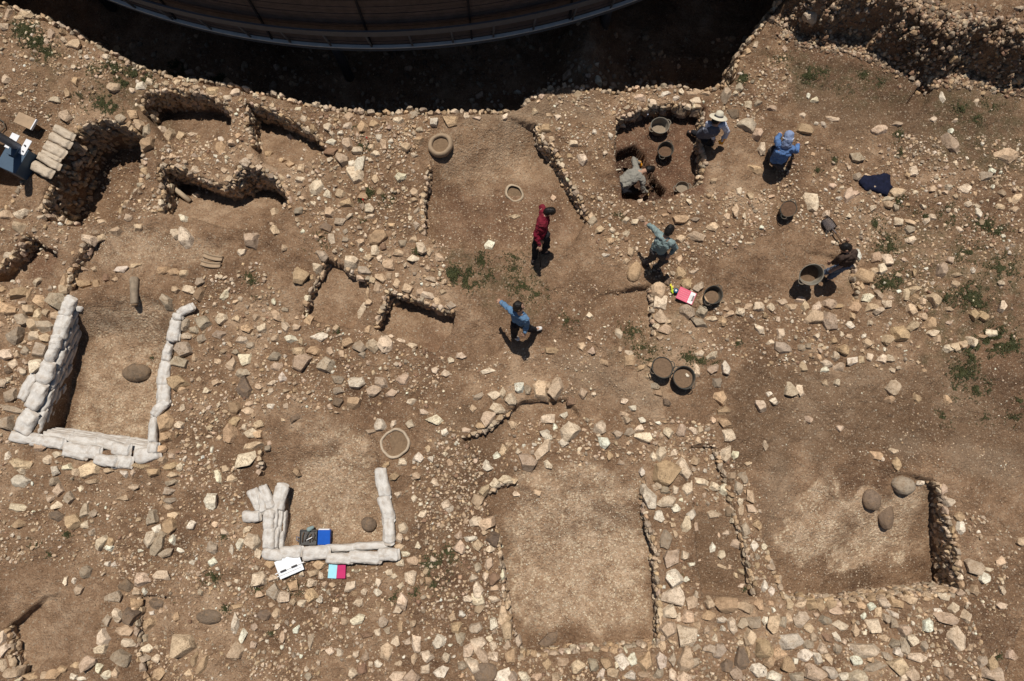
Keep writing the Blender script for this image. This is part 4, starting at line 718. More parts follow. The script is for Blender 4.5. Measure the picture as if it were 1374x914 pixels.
# ------------------------------------------------------------------ sandbags
M_bag = plain('sandbag_white', (.62,.58,.53), .85, .18, 6, 1.0, dirt=.55, dsc=3.2); M_bagtan = plain('sandbag_tan', (.52,.43,.33), .85, .2, 9, .6, dirt=.5, dsc=3)
def bag_mesh(seed, mat):
    g = np.random.default_rng(seed); nu, nv = 34, 20; vs = []; fs = []
    for i in range(nu+1):
        u = -1+2*i/nu
        e = max(0.0, 1-abs(u)**4.5)
        hw = .5*(.72+.28*max(0.0,1-abs(u)**7)**.45); hh = .5*(max(.0, 1-abs(u)**5)**.6*.9+.10)
        if u > .74: q_ = min(1, (u-.74)/.12); hh = hh*(1-q_)+.085*q_; hw *= 1-.10*math.sin(q_*math.pi)
        for j in range(nv):
            a = 2*math.pi*j/nv; ca, sa = math.cos(a), math.sin(a)
            y = hw*math.copysign(abs(ca)**.55, ca); z = hh*math.copysign(abs(sa)**.85, sa)
            w = fbm(np.array(u*3+seed), np.array(y*5+z*3), seed, 3)*.12+.03*math.sin(a*7+seed)*max(0,abs(u)-.6)*2.5
            vs.append((u*.5+.02*math.sin(7*y+seed), y*(1+w)+.03*math.sin(u*3+seed), z*(1+w*2.5)+.06*math.sin(u*6+seed)*(sa > 0)))
    for i in range(nu):
        for j in range(nv):
            a = i*nv+j; b = i*nv+(j+1) % nv; fs.append((a, b, b+nv, a+nv))
    me = np_mesh('bag', vs, fs, True)
    bm = bmesh.new(); bm.from_mesh(me); bmesh.ops.holes_fill(bm, edges=[e for e in bm.edges if e.is_boundary]); bm.to_mesh(me); bm.free()
    me.materials.append(mat); return me
BAGS = [bag_mesh(i+1, M_bag) for i in range(7)]; BAGT = [bag_mesh(i+20, M_bagtan) for i in range(4)]
bagn = 0
def sandbag(px, py, L, w, ang, z, lab, grp, th=.12, lib=None, tilt=0, roll=0):
    global bagn
    lib = lib or BAGS; q = P(px, py, z+th*.5)
    o = bpy.data.objects.new('sandbag', lib[bagn % len(lib)]); COL.objects.link(o); bagn += 1
    o.location = (q.x, q.y, z+th*.5); o.scale = (L/64*1.05, w/64*.98, th*1.12); o.rotation_euler = (roll, tilt, -R(ang)+rng.normal(0, .03))
    tag(o, lab, 'sandbag', grp); take(q.x, q.y, w/128); return o
def zone_bags(ox, oy, sc, rows, z, labf, grp, **kw):
    for i, a in enumerate(rows): sandbag(ox+a[0]/sc, oy+a[1]/sc, a[2]/sc*1.04, a[3]/sc*1.06, a[4], z, labf[i] if isinstance(labf, list) else labf, grp, **kw)
OR = ['topmost', 'second from the top', 'third from the top', 'fourth from the top', 'fifth from the top', 'sixth from the top', 'seventh from the top', 'lowest']
lw = [(91.5,411,28,19,-70),(84,437,33,20,-79),(76,458,21,15,-88),(70.5,472,28,14,-78),(62,500,30,21,-72),(50,531,37,21,-66),(36,566,31,24,-68)]
lg = 'white sandbags lining the large sandbagged room'
for i, a in enumerate(lw): sandbag(*a, .03, 'white sandbag in the upper layer of the left row, '+OR[i], lg, th=.15)
sandbag(38, 519, 36, 14, -65, .02, 'slim white sandbag lying outside the left row', lg)
for ly in range(1, 5):
    for i in range(6):
        t = (i+.5+.25*(ly % 2))/6.3; x = 94-t*51+ly*4.6; y = 408+t*170
        sandbag(x, y, 33, 17, -73, .03-.125*ly, 'shaded sandbag under the left row, %s layer, %s' % (['second', 'third', 'fourth', 'bottom'][ly-1], OR[i]), lg, th=.13, lib=BAGS)
sandbag(110, 407, 24, 12, -80, -.1, 'folded sandbag slumped over the top end of the left row', lg, tilt=.3)
bw = [(34.7,587.6,41,15,5),(54,592,24,14,8),(73,594,30,15,10),(102.8,605.6,34,20,12),(126,607,22,18,5),(163,603,26,17,5),(198,609.5,34,20,-10)]
for i, a in enumerate(bw): sandbag(*a, .0, 'off white sandbag in the bottom row, %s' % ['leftmost', 'second from left', 'third from left', 'fourth from left', 'fifth from left', 'second from right', 'rightmost'][i], lg)
sandbag(143, 618, 31, 15, 8, .06, 'bright white sandbag lying on the outer side of the bottom row', lg); sandbag(165, 620, 27, 18, 4, .0, 'pinkish white sandbag outside the bottom row beside the brightest one', lg)
for ly in range(1, 5):
    for i in range(4):
        sandbag(75+i*36+ly*3, 590+i*5-ly*2.2, 40, 14, 8, -.03-.11*ly, 'dusty sandbag inside the bottom row, %s layer, %s' % (['second', 'third', 'fourth', 'lowest'][ly-1], ['leftmost', 'second from left', 'second from right', 'rightmost'][i]), lg, th=.115)
rw = [(250,416,24,12,-28),(239,425,14,11,0),(234,443,31,16,-83),(234,453,15,12,0),(225,473,22,12,-84),(221,500,33,16,-85),(220,530,28,17,85),(216,546.5,28,14,-54),(206,578,34,11,88),(206,601,15,15,0)]
for i, a in enumerate(rw): sandbag(*a, .02, 'white sandbag in the single right hand row, '+(['topmost', 'second from the top', 'third from the top', 'fourth from the top', 'fifth from the top', 'fifth from the bottom', 'fourth from the bottom', 'third from the bottom', 'ninth from the top', 'lowest'][i]), lg, th=.13)
for i, a in enumerate(rw[1:9]): sandbag(a[0]-1, a[1]+5, a[2], a[3], a[4], -.14, 'buried sandbag under the single right hand row, %s' % (OR[i]), lg, th=.13)
mg = 'white sandbags lining the small sandbagged room'
for i, a in enumerate([(345,672,31,16,62),(359,668,33,13,68),(376,666,33,18,-78),(352,674,28,10,75),(338,693,24,15,0)]): sandbag(*a, .02+.03*(i % 2), 'sandbag fanned at the upper left corner, small room, '+['leftmost upright', 'second of the fan', 'rightmost of the fan', 'narrow and folded between two others', 'flat one jutting left'][i], mg)
for i, a in enumerate([(361,699,26,15,91),(361,723,29,16,91)]): sandbag(*a, .08, 'wide sandbag on top of the left row of the small room, '+['upper', 'lower'][i], mg)
for i, a in enumerate([(371,697,33,7,91),(377,700,33,7,91),(382,702,30,6,91),(372,722,28,7,91),(379,725,24,7,91)]): sandbag(*a, -.02-.05*(i % 3), 'thin edge on sandbag standing inside the left row, '+['first upper', 'second upper', 'third upper', 'first lower', 'second lower'][i], mg, th=.16)
for i, a in enumerate([(368,744,30,15,5),(391,741,30,16,0),(425,742,34,18,-3),(456.5,749.5,34,14,3),(491,748,40,16,0),(522,744,27,16,0)]): sandbag(*a, .06, 'off white sandbag in the bottom row of the small room, '+['leftmost', 'partly under the white board', 'third from left', 'above the notebook', 'second from right', 'rightmost'][i], mg)
for i, a in enumerate([(458,735,42,10,-3),(500,732,48,10,-3)]): sandbag(*a, -.04, 'flat sandbag inside the bottom row of the small room, '+['left', 'right'][i], mg)
for i, a in enumerate([(513.5,649,39,17,80),(519,684,34,17,78),(522,713,34,15,88)]): sandbag(*a, .04, 'white sandbag in the right row of the small room, '+['upper', 'middle', 'lower'][i], mg)
for i, a in enumerate([(514,655,36,14,80),(519,690,34,14,80),(521,716,34,14,88)]): sandbag(*a, -.10, 'sandbag underneath the right row of the small room, '+['upper', 'middle', 'lower'][i], mg)
for i, a in enumerate([(86.5,178.5,33,12,28),(81,189,34,13,28),(75,201.5,33,15,28),(69.5,210,30,8,28),(66.5,217,37,12,28),(57,228,33,15,27)]):
    sandbag(*a, .10, 'tan sandbag in the six bag stack beside the blue grey base, '+['topmost', 'second', 'third and brownest', 'thin fourth', 'fifth', 'lowest'][i], 'tan sandbags beside the pillar base', lib=BAGT, th=.14)

# ------------------------------------------------------------------ rubber buckets
M_rub = plain('black_rubber', (.052,.052,.046), .6, .3, 14, .25, dirt=.45); M_soil = plain('bucket_soil', (.17,.11,.068), .95, .25, 30, .9); M_soilr = plain('bucket_red_soil', (.12,.07,.042), .95, .25, 30, .9)
M_soilp = plain('bucket_pale_soil', (.25,.195,.14), .95, .15, 30, .5)
M_rubg = plain('grey_rubber', (.20,.18,.145), .65, .25, 14, .25, dirt=.5)
def bucket(px, py, rpx, lab, fill=.6, depth=.30, rz=0, tilt=(0,0), z=None, sq=.94, mat=None, soil=None, mound=.0):
    mat = mat or M_rub
    r = rpx/66.0
    g = G(px, py) if z is None else P(px, py, z); zt = (g.z if z is None else z)
    q = P(px, py, zt+depth)                          # rim is what the plan position refers to
    o = empty('rubber_bucket', (q.x, q.y, zt), rz, lab, 'bucket', 'rubber buckets for soil'); o.rotation_euler = (tilt[0], tilt[1], rz)
    bm = bmesh.new(); wob = lambda a: 1+.03*math.cos(2*a+1)+.012*math.sin(3*a)
    prof = [(.01, .0), (r*.74, .0), (r*.80, .03), (r*.93, depth-.03), (r*1.0, depth-.025), (r*1.03, depth-.012), (r*1.0, depth), (r*.955, depth-.004), (r*.90, depth-.05), (r*.77, .03), (.01, .025)]
    add_lathe(bm, prof, 48, wob); bmesh.ops.scale(bm, vec=(1, sq, 1), verts=bm.verts)
    bm_obj('tub', bm, mat, o)
    for s in (1, -1):
        bm = bmesh.new(); pts = []
        for k in range(9):
            a = math.pi*k/8; pts.append((s*(r*.99+.055*math.sin(a)), .065*math.cos(a), depth-.02-.012*math.sin(a)))
        add_tube(bm, pts, .010, 8); bm_obj('handle', bm, mat, o)
    bm = bmesh.new(); rr = r*(.78+.16*fill); h = depth*fill; rings = []
    n = 36
    for j in range(10):
        q2 = j/9; rings.append([bm.verts.new((rr*q2*math.cos(6.2832*k/n)+.0, rr*q2*sq*math.sin(6.2832*k/n), h+mound*(1-q2*q2)+.012*float(fbm(np.array(q2*4*math.cos(6.2832*k/n)+px), np.array(q2*4*math.sin(6.2832*k/n)), 3, 3)))) for k in range(n)])
    for i in range(9):
        for k in range(n): bm.faces.new((rings[i][k], rings[i][(k+1) % n], rings[i+1][(k+1) % n], rings[i+1][k]))
    bmesh.ops.remove_doubles(bm, verts=bm.verts, dist=.0005)
    bm_obj('soil_fill', bm, soil or M_soil, o)
    return o
bucket(886, 168, 13.6, 'nearly empty grey rubber bucket in the trench, upper of two', .18, .27, .4, mat=M_rubg, soil=M_soilp)
bucket(893.5, 200, 12.3, 'smaller rubber bucket in the trench below the nearly empty one', .45, .26, 1.1, soil=M_soilr)
bucket(916, 251, 9.6, 'small pale bucket at the lower right rim of the trench', .55, .22, .2, mat=M_rubg, soil=M_soilp)
bucket(1059.5, 278.5, 11.8, 'black bucket heaped with brown soil standing alone in the open', .93, .26, 1.0, tilt=(0, -.12), soil=M_soilr)
bucket(957.5, 395.5, 13.3, 'black rubber bucket half filled with pale soil beside the pink clipboard', .28, .26, .9, mound=.03)
bucket(891, 492.5, 13.2, 'left one of the pair of full buckets on the path', .9, .30, .3, sq=1.12, tilt=(0, -.10))
bucket(918.5, 506.5, 15.2, 'larger right one of the pair of buckets, a stone on its soil', .62, .32, 2.3, sq=1.0)
q = put_stone([919, 505, 5.5, 4.5, 30, 'W'], 'small angular pale stone lying on the soil in the larger bucket', lift=.2)

# ------------------------------------------------------------------ people
def cap_geo(bm, a, b, ra, rb, flat=None):
    """tapered limb segment with round ends"""
    a = Vector(a); b = Vector(b); d = b-a; L = d.length
    if L < 1e-5: d = Vector((0,0,1)); L = 1e-5
    d = d.normalized(); u = d.cross(Vector((0,0,1)) if abs(d.z) < .9 else Vector((1,0,0))).normalized(); w = d.cross(u)
    if flat: u = Vector(flat[0]); u = (u-d*u.dot(d)).normalized(); w = d.cross(u)
    fu, fw = (flat[1], flat[2]) if flat else (1, 1)
    n = 18; rings = []
    for k in range(6):
        t = -math.pi/2+math.pi/2*k/5.0; rings.append((a+d*ra*math.sin(t), ra*math.cos(t)))
    for k in range(1, 6): rings.append((a+d*L*k/6, ra+(rb-ra)*k/6))
    for k in range(6):
        t = math.pi/2*k/5.0; rings.append((b+d*rb*math.sin(t), rb*math.cos(t)))
    vs = []
    for c, r in rings:
        r = max(r, .0004); vs.append([bm.verts.new(c+(u*math.cos(6.2832*k/n)*fu+w*math.sin(6.2832*k/n)*fw)*r) for k in range(n)])
    for i in range(len(vs)-1):
        for k in range(n): bm.faces.new((vs[i][k], vs[i][(k+1) % n], vs[i+1][(k+1) % n], vs[i+1][k]))
    bm.faces.new(vs[0][::-1]); bm.faces.new(vs[-1])
def fuse(name, bm, vox, mat, parent, wrinkle=0.0, sm=3, seed=1):
    me = bpy.data.meshes.new(name+'_raw'); bmesh.ops.recalc_face_normals(bm, faces=bm.faces); bm.to_mesh(me); bm.free()
    t = bpy.data.objects.new('t', me); COL.objects.link(t)
    r = t.modifiers.new('r', 'REMESH'); r.mode = 'VOXEL'; r.voxel_size = vox
    s = t.modifiers.new('s', 'SMOOTH'); s.iterations = sm; s.factor = .6
    if wrinkle:
        tx = bpy.data.textures.new('w', 'CLOUDS'); tx.noise_scale = .07; tx.noise_depth = 2
        dm = t.modifiers.new('d', 'DISPLACE'); dm.texture = tx; dm.texture_coords = 'LOCAL'; dm.strength = wrinkle; dm.mid_level = .5
    dg = bpy.context.evaluated_depsgraph_get(); dg.update()
    m2 = bpy.data.meshes.new_from_object(t.evaluated_get(dg)); bpy.data.objects.remove(t)
    m2.name = name
    for p in m2.polygons: p.use_smooth = True
    m2.materials.clear(); m2.materials.append(mat)
    return link(name, m2, None, parent)
M_skin = plain('skin', (.42,.25,.17), .55, .08, 30, .1); M_hairb = plain('black_hair', (.012,.010,.009), .45, .4, 60, .8)
M_shoe = plain('shoe_dark', (.05,.04,.035), .6, .3, 30, .2); M_shoew = plain('shoe_white', (.65,.62,.58), .6, .1, 30, .1); M_sole = plain('shoe_sole', (.5,.48,.45), .7, .1, 30, .1)
def cloth(name, c, var=.3): return plain(name, c, .9, var*.6, 9, .8, dirt=.07 if max(c) > .03 else .03)
def hand(bm, wr, el, curl, side):
    wr = Vector(wr); d = (wr-Vector(el)).normalized(); d = (d+Vector((0,0,-.25*curl))).normalized()
    u = d.cross(Vector((0,0,1)))
    u = Vector((1,0,0)) if u.length < .1 else u.normalized(); n = u.cross(d)
    pc = wr+d*.085
    cap_geo(bm, wr, pc, .024, .034, (u, 1.15, .55))
    for i, (off, ln) in enumerate(((-.030,.062), (-.011,.074), (.010,.078), (.030,.070))):
        k = pc+u*off+d*.012; m = k+d*ln*.5-n*ln*.25*curl; e = m+d*ln*.35-n*ln*.55*curl
        cap_geo(bm, k, m, .0095, .009); cap_geo(bm, m, e, .009, .0075)
    k = wr+d*.03+u*side*.028; m = k+(d*.6+u*side*.8).normalized()*.04; e = m+(d*.9+u*side*.2-n*.4*curl).normalized()*.032
    cap_geo(bm, k, m, .012, .0105); cap_geo(bm, m, e, .0105, .009)
    return pc+d*.05
def person(J, label, shirt, trousers, hair=True, hairmat=None, shoes=None, sleeve=1.0, face=(0,0,-1), skirt=None, vest=None, gloves=(None, None), hairlen=.0):
    """J: joints in site coordinates: pel, che, nec, hea, sl, el, wl, sr, er, wr, hl, kl, al, tl, hr, kr, ar, tr"""
    base = (J['al']+J['ar'])*.5; base = Vector((base.x, base.y, min(J['al'].z, J['ar'].z)-.08))
    root = empty('person', base, 0, label, 'person')
    K = {k: v-base for k, v in J.items()}
    sp = (K['nec']-K['pel']).normalized(); across = (K['sr']-K['sl']).normalized(); fw = Vector(face).normalized()
    # body: one continuous surface
    bm = bmesh.new()
    cap_geo(bm, K['pel'], K['che'], .11, .12, (across, 1.25, .8)); cap_geo(bm, K['che'], K['nec']-sp*.04, .12, .07, (across, 1.3, .75))
    cap_geo(bm, K['nec']-sp*.04, K['hea']-(K['hea']-K['nec']).normalized()*.03, .055, .052)
    hd = (K['hea']-K['nec']).normalized(); fa = (fw-hd*fw.dot(hd)).normalized(); ha = hd.cross(fa)
    cap_geo(bm, K['hea']-hd*.03+fa*.005, K['hea']+hd*.035, .078, .085, (ha, .88, 1.12))
    cap_geo(bm, K['hea']-hd*.07+fa*.03, K['hea']-hd*.02+fa*.045, .045, .05)            # jaw
    cap_geo(bm, K['hea']+fa*.095, K['hea']-hd*.028+fa*.112, .010, .014)                # nose
    cap_geo(bm, K['hea']-hd*.05+fa*.088-ha*.018, K['hea']-hd*.05+fa*.088+ha*.018, .009, .009)  # mouth
    for s in (1, -1):
        cap_geo(bm, K['hea']-hd*.02+ha*s*.078, K['hea']+hd*.012+ha*s*.080, .014, .017, (fa, 1.2, .6))
        cap_geo(bm, K['hea']+hd*.022+fa*.088+ha*s*.014, K['hea']+hd*.020+fa*.082+ha*s*.045, .009, .008)
    for a, b, c, s in (('sl','el','wl',-1), ('sr','er','wr',1)):
        cap_geo(bm, K['che'].lerp(K['nec'], .55), K[a], .07, .052); cap_geo(bm, K[a], K[b], .050, .038); cap_geo(bm, K[b], K[c], .038, .026)
        hand(bm, K[c], K[b], .8, s)
    for a, b, c, t in (('hl','kl','al','tl'), ('hr','kr','ar','tr')):
        cap_geo(bm, K['pel'], K[a], .10, .085); cap_geo(bm, K[a], K[b], .080, .055); cap_geo(bm, K[b], K[c], .055, .038); cap_geo(bm, K[c], K[t], .036, .030)
    body = fuse('body', bm, .0085, M_skin, root, 0, 2)
    # eyes
    for s in (1, -1):
        bm = bmesh.new(); bmesh.ops.create_icosphere(bm, subdivisions=2, radius=.011, matrix=Matrix.Translation(K['hea']+hd*.008+fa*.086+ha*s*.030)); bm_obj('eye', bm, M_shoe, body)
    # shirt
    bm = bmesh.new()
    cap_geo(bm, K['pel']+sp*.0, K['che'], .125, .135, (across, 1.28, .85)); cap_geo(bm, K['che'], K['nec']-sp*.05, .135, .078, (across, 1.35, .8))
    for a, b, c in (('sl','el','wl'), ('sr','er','wr')):
        cap_geo(bm, K['che'].lerp(K['nec'], .55), K[a], .085, .068); cap_geo(bm, K[a], K[b], .068, .055); cap_geo(bm, K[b], K[b].lerp(K[c], sleeve), .055, .044)
    fuse('shirt', bm, .011, shirt, root, .06, 1)
    if vest:
        bm = bmesh.new(); cap_geo(bm, K['pel']-sp*.04, K['che'], .145, .150, (across, 1.22, .85)); cap_geo(bm, K['che'], K['che'].lerp(K['nec'], .5), .150, .11, (across, 1.25, .85)); fuse('vest', bm, .011, vest, root, .03, 2)
    bm = bmesh.new()
    cap_geo(bm, K['pel']-sp*.02, K['pel']+sp*.10, .122, .118, (across, 1.25, .88))
    for a, b, c in (('hl','kl','al'), ('hr','kr','ar')):
        cap_geo(bm, K['pel'], K[a], .115, .105); cap_geo(bm, K[a], K[b], .102, .074); cap_geo(bm, K[b], K[c], .074, .058)
    fuse('trousers', bm, .011, trousers, root, .055, 1)
    for c, t in (('al','tl'), ('ar','tr')):
        bm = bmesh.new(); d = (K[t]-K[c]).normalized()
        cap_geo(bm, K[c]-d*.04-Vector((0,0,.03)), K[t]-Vector((0,0,.0)), .046, .044, (d.cross(Vector((0,0,1))).normalized() if abs(d.z) < .9 else across, 1.0, .8)); fuse('shoe', bm, .010, shoes or M_shoe, root, 0, 2)
    if hair:
        bm = bmesh.new()
        cap_geo(bm, K['hea']-fa*.025-hd*.02, K['hea']+hd*.045-fa*.005, .088, .092, (ha, .90, 1.08))
        if hairlen: cap_geo(bm, K['hea']-fa*.05, K['nec']-fa*.05-hd*hairlen, .075, .05)
        fuse('hair', bm, .010, hairmat or M_hairb, root, .03, 1)
    for side, g in zip((('el','wl',-1), ('er','wr',1)), gloves):
        if g:
            bm = bmesh.new(); n0 = len(bm.verts); hand(bm, K[side[1]], K[side[0]], .8, side[2])
            cap_geo(bm, K[side[1]], K[side[1]].lerp(K[side[0]], .25), .036, .040)
            me_c = K[side[1]]; bm.normal_update()
            bmesh.ops.recalc_face_normals(bm, faces=bm.faces); bm.normal_update()
            for v in bm.verts: v.co += v.normal*.008
            fuse('glove', bm, .009, g, root, 0, 1)
    return root, K, hd, fa, ha, base
def JJ(**k): return {a: P(*b) for a, b in k.items()}
def gz(px, py): return G(px, py).z
M_denim = cloth('light_blue_denim', (.105,.20,.33)); M_black = cloth('black_cloth', (.014,.014,.018)); M_maroon = cloth('maroon_knit', (.16,.007,.022)); M_grey = cloth('grey_marl', (.25,.235,.20), .12)
M_ggreen = cloth('grey_green_cloth', (.20,.265,.26)); M_char = cloth('charcoal_cloth', (.055,.05,.052)); M_white = cloth('white_shirt_cloth', (.55,.58,.68)); M_navyv = cloth('slate_vest', (.10,.105,.135))
M_blue = cloth('blue_shirt_cloth', (.085,.17,.36), .6); M_brown = cloth('dark_brown_cloth', (.045,.028,.022)); M_jean = cloth('faded_jeans', (.10,.13,.19), .4)
M_straw = plain('straw', (.60,.54,.42), .8, .12, 60, .6); M_orange = plain('orange_glove', (.85,.36,.03), .6, .1, 20, .2); M_yel = plain('pale_work_glove', (.62,.45,.22), .8, .2, 20, .3); M_bcap = cloth('blue_grey_scarf', (.21,.27,.42), .3)
# 1 walking, light blue
g0 = gz(700, 440)
person(JJ(pel=(697,431,g0+.90), che=(697,424.5,g0+1.20), nec=(697.5,419.5,g0+1.44), hea=(696,412,g0+1.58), sl=(688,419,g0+1.38), el=(679.5,411,g0+1.22), wl=(671.5,405,g0+1.10),
  sr=(705,427,g0+1.36), er=(707,436,g0+1.10), wr=(704,446,g0+.98), hl=(692,434,g0+.87), kl=(690,444,g0+.47), al=(690,451,g0+.10), tl=(695,455,g0+.05), hr=(701,434,g0+.87), kr=(711,441,g0+.48), ar=(717,442,g0+.14), tr=(725,440.5,g0+.10)),
  'walking person in light blue denim shirt and black trousers, arms swinging', M_denim, M_black, face=(.8,-.2,-.35), shoes=M_shoew, sleeve=.85)
# 2 maroon top
g0 = gz(721, 345)
r2 = person(JJ(pel=(727,312,g0+.88), che=(727.5,298,g0+1.14), nec=(730,287,g0+1.28), hea=(737,284.5,g0+1.33), sl=(728,278.5,g0+1.26), el=(734,296,g0+1.0), wl=(729,318,g0+.84),
  sr=(726,298,g0+1.22), er=(719,314,g0+1.00), wr=(723.5,329,g0+.86), hl=(724,312,g0+.86), kl=(719,330,g0+.47), al=(717,345,g0+.10), tl=(715,351,g0+.04), hr=(731,315,g0+.86), kr=(733,330,g0+.47), ar=(729,337,g0+.10), tr=(736,339,g0+.04)),
  'person in maroon top and black trousers bending forward with a thin tool', M_maroon, M_black, face=(.55,-.1,-.8), sleeve=.95)
# 3 straw hat
g0 = gz(935, 188)
r3 = person(JJ(pel=(946,180,g0+.62), che=(955,175,g0+1.02), nec=(960,168,g0+1.22), hea=(963,160,g0+1.32), sl=(951,166,g0+1.16), el=(949,176,g0+.96), wl=(957,185,g0+.80),
  sr=(970,167,g0+1.14), er=(975.5,177,g0+.88), wr=(970,188,g0+.66), hl=(943,176,g0+.60), kl=(950,182,g0+.30), al=(930,178,g0+.10), tl=(924,177,g0+.02), hr=(946,187,g0+.60), kr=(956,192,g0+.34), ar=(940,196,g0+.10), tr=(933,196,g0+.02)),
  'person in wide straw hat and white sleeves leaning over the trench edge', M_white, M_black, face=(.5,-.35,-.75), vest=M_navyv, gloves=(None, M_orange))
root, K, hd, fa, ha, base = r3
bm = bmesh.new()
add_lathe(bm, [(.001,.125),(.05,.122),(.075,.105),(.085,.05),(.092,.015),(.13,.004),(.17,.0),(.192,-.006),(.192,-.012),(.13,-.004),(.088,.0),(.08,.04),(.07,.095),(.001,.112)], 40, lambda a: 1+.03*math.sin(2*a)+.015*math.sin(5*a))
o = bm_obj('straw_hat', bm, M_straw, root); o.location = K['hea']+hd*.05; o.rotation_euler = hd.to_track_quat('Z', 'Y').to_euler()
bm = bmesh.new(); add_lathe(bm, [(.0945,.012),(.0955,.02),(.0885,.048),(.0875,.046)], 40, lambda a: 1+.03*math.sin(2*a)+.015*math.sin(5*a)); bm_obj('hat_band', bm, M_char, o)
# 4 blue shirt, headscarf, crouching
g0 = gz(1037, 224)
r4 = person(JJ(pel=(1043,216,g0+.40), che=(1050,204,g0+.72), nec=(1055,194,g0+.88), hea=(1057.5,185,g0+.98), sl=(1045,194,g0+.84), el=(1042,188,g0+.62), wl=(1047,180,g0+.46),
  sr=(1063,200,g0+.82), er=(1068,203,g0+.55), wr=(1071,194,g0+.40), hl=(1039,214,g0+.38), kl=(1037,200,g0+.42), al=(1030,212,g0+.10), tl=(1032,205,g0+.03), hr=(1047,220,g0+.38), kr=(1056,208,g0+.40), ar=(1041,221,g0+.10), tr=(1046,216,g0+.03)),
  'crouching person in blue shirt with blue grey headscarf', M_blue, M_char, face=(.1,.7,-.7), sleeve=.8)
root, K, hd, fa, ha, base = r4
bm = bmesh.new(); cap_geo(bm, K['hea']-fa*.02-hd*.03, K['hea']+hd*.05, .098, .100, (ha, .95, 1.1)); cap_geo(bm, K['hea']-fa*.06-hd*.02, K['nec']-fa*.03, .08, .10, (ha, 1.15, .7)); fuse('headscarf', bm, .010, M_bcap, root, .035, 1)
bm = bmesh.new(); pts = [K['hea']+hd*.0+(fa*math.cos(t)+ha*math.sin(t))*.108 for t in [i*math.pi/9+math.pi*.5 for i in range(10)]]; add_tube(bm, pts, .012, 8); bm_obj('scarf_edge', bm, M_white, root)
# 5 kneeling grey in the trench
g0 = gz(862, 240)
person(JJ(pel=(834,248,g0+.52), che=(847,237,g0+.62), nec=(860,230,g0+.66), hea=(871,228,g0+.60), sl=(853,223,g0+.62), el=(850,214,g0+.40), wl=(858,219,g0+.22),
  sr=(862,241,g0+.60), er=(863,256,g0+.36), wr=(868,258,g0+.15), hl=(832,243,g0+.48), kl=(850,240,g0+.10), al=(832,240,g0+.08), tl=(826,240,g0+.03), hr=(838,254,g0+.48), kr=(853,257,g0+.10), ar=(838,260,g0+.08), tr=(832,260,g0+.03)),
  'kneeling person in grey top digging in the trench', M_grey, M_black, face=(.3,0,-.95), gloves=(M_orange, M_yel), sleeve=.95)
# 6 grey green
g0 = gz(872, 353)
person(JJ(pel=(883,336,g0+.84), che=(889,326,g0+1.12), nec=(893,319,g0+1.30), hea=(898,309.5,g0+1.40), sl=(884,314,g0+1.24), el=(876.5,306,g0+1.08), wl=(869.5,301,g0+.95),
  sr=(901,326,g0+1.22), er=(906,333,g0+.95), wr=(899,341,g0+.86), hl=(879,336,g0+.82), kl=(876,345,g0+.46), al=(866,351,g0+.10), tl=(869,356,g0+.03), hr=(888,340,g0+.82), kr=(892,349,g0+.48), ar=(880,358,g0+.10), tr=(885,363,g0+.03)),
  'person in grey green shirt with spread elbows bending over the stones', M_ggreen, M_char, face=(.45,.2,-.85), sleeve=.8)
# 7 carrying the bucket
g0 = gz(1110, 368)
person(JJ(pel=(1137,353,g0+.84), che=(1139,344,g0+1.12), nec=(1139,337,g0+1.27), hea=(1135,333,g0+1.35), sl=(1128,346,g0+1.22), el=(1121,352,g0+.98), wl=(1116,352,g0+.78),
  sr=(1146,339,g0+1.20), er=(1141,352,g0+.96), wr=(1121,361,g0+.76), hl=(1134,356,g0+.82), kl=(1121,361,g0+.46), al=(1104,366,g0+.10), tl=(1099,369,g0+.04), hr=(1139,350,g0+.82), kr=(1128,361,g0+.48), ar=(1114,372,g0+.10), tr=(1109,376,g0+.04)),
  'person in dark brown top and faded jeans carrying a large bucket', M_brown, M_jean, face=(-.8,-.35,-.6), sleeve=.55)
bucket(1094.5, 362, 15.2, 'large tan rimmed bucket carried by the person in dark brown', .12, .32, .6, tilt=(.12, -.38), z=g0+.42, mat=M_rubg)

# ------------------------------------------------------------------ tools and finds
M_steel = plain('worn_steel', (.13,.11,.11), .55, .2, 20, .2, .4, .3); M_wood = plain('tool_wood', (.12,.075,.045), .8, .3, 30, .3)
def slab(bm, x0, y0, x1, y1, z0, z1, bev=.002): add_box(bm, ((x0+x1)/2, (y0+y1)/2, (z0+z1)/2), (x1-x0, y1-y0, z1-z0), None, bev)
# shovel
g = G(1112, 305); e = G(1133, 338); root = empty('shovel', (g.x, g.y, g.z+.05), 0, 'long handled shovel lying on the ground behind the bucket carrier', 'shovel')
d = Vector((e.x-g.x, e.y-g.y, 0)).normalized(); root.rotation_euler = (0, 0, math.atan2(d.y, d.x))
bm = bmesh.new(); nx, ny = 10, 8; gr_ = []
for i in range(nx+1):
    u = i/nx; w = .125*(1-max(0, .35-u)**1.2*.9); gr_.append([bm.verts.new((-.20+u*.28, (j/ny*2-1)*w, .02*((j/ny*2-1)**2)+.012*u)) for j in range(ny+1)])
for i in range(nx):
    for j in range(ny): bm.faces.new((gr_[i][j], gr_[i+1][j], gr_[i+1][j+1], gr_[i][j+1]))
r_ = bmesh.ops.solidify(bm, geom=bm.faces[:], thickness=.004); bm_obj('blade', bm, M_steel, root)
bm = bmesh.new(); add_tube(bm, [(.06,0,.02),(.16,0,.05),(.2,0,.055)], [.022,.019,.018], 10); bm_obj('socket', bm, M_steel, root)
bm = bmesh.new(); add_tube(bm, [(.19,0,.055),(.5,0,.06),(.95,0,.06),(1.0,0,.06)], [.016,.016,.016,.018], 10); bm_obj('handle', bm, M_wood, root)
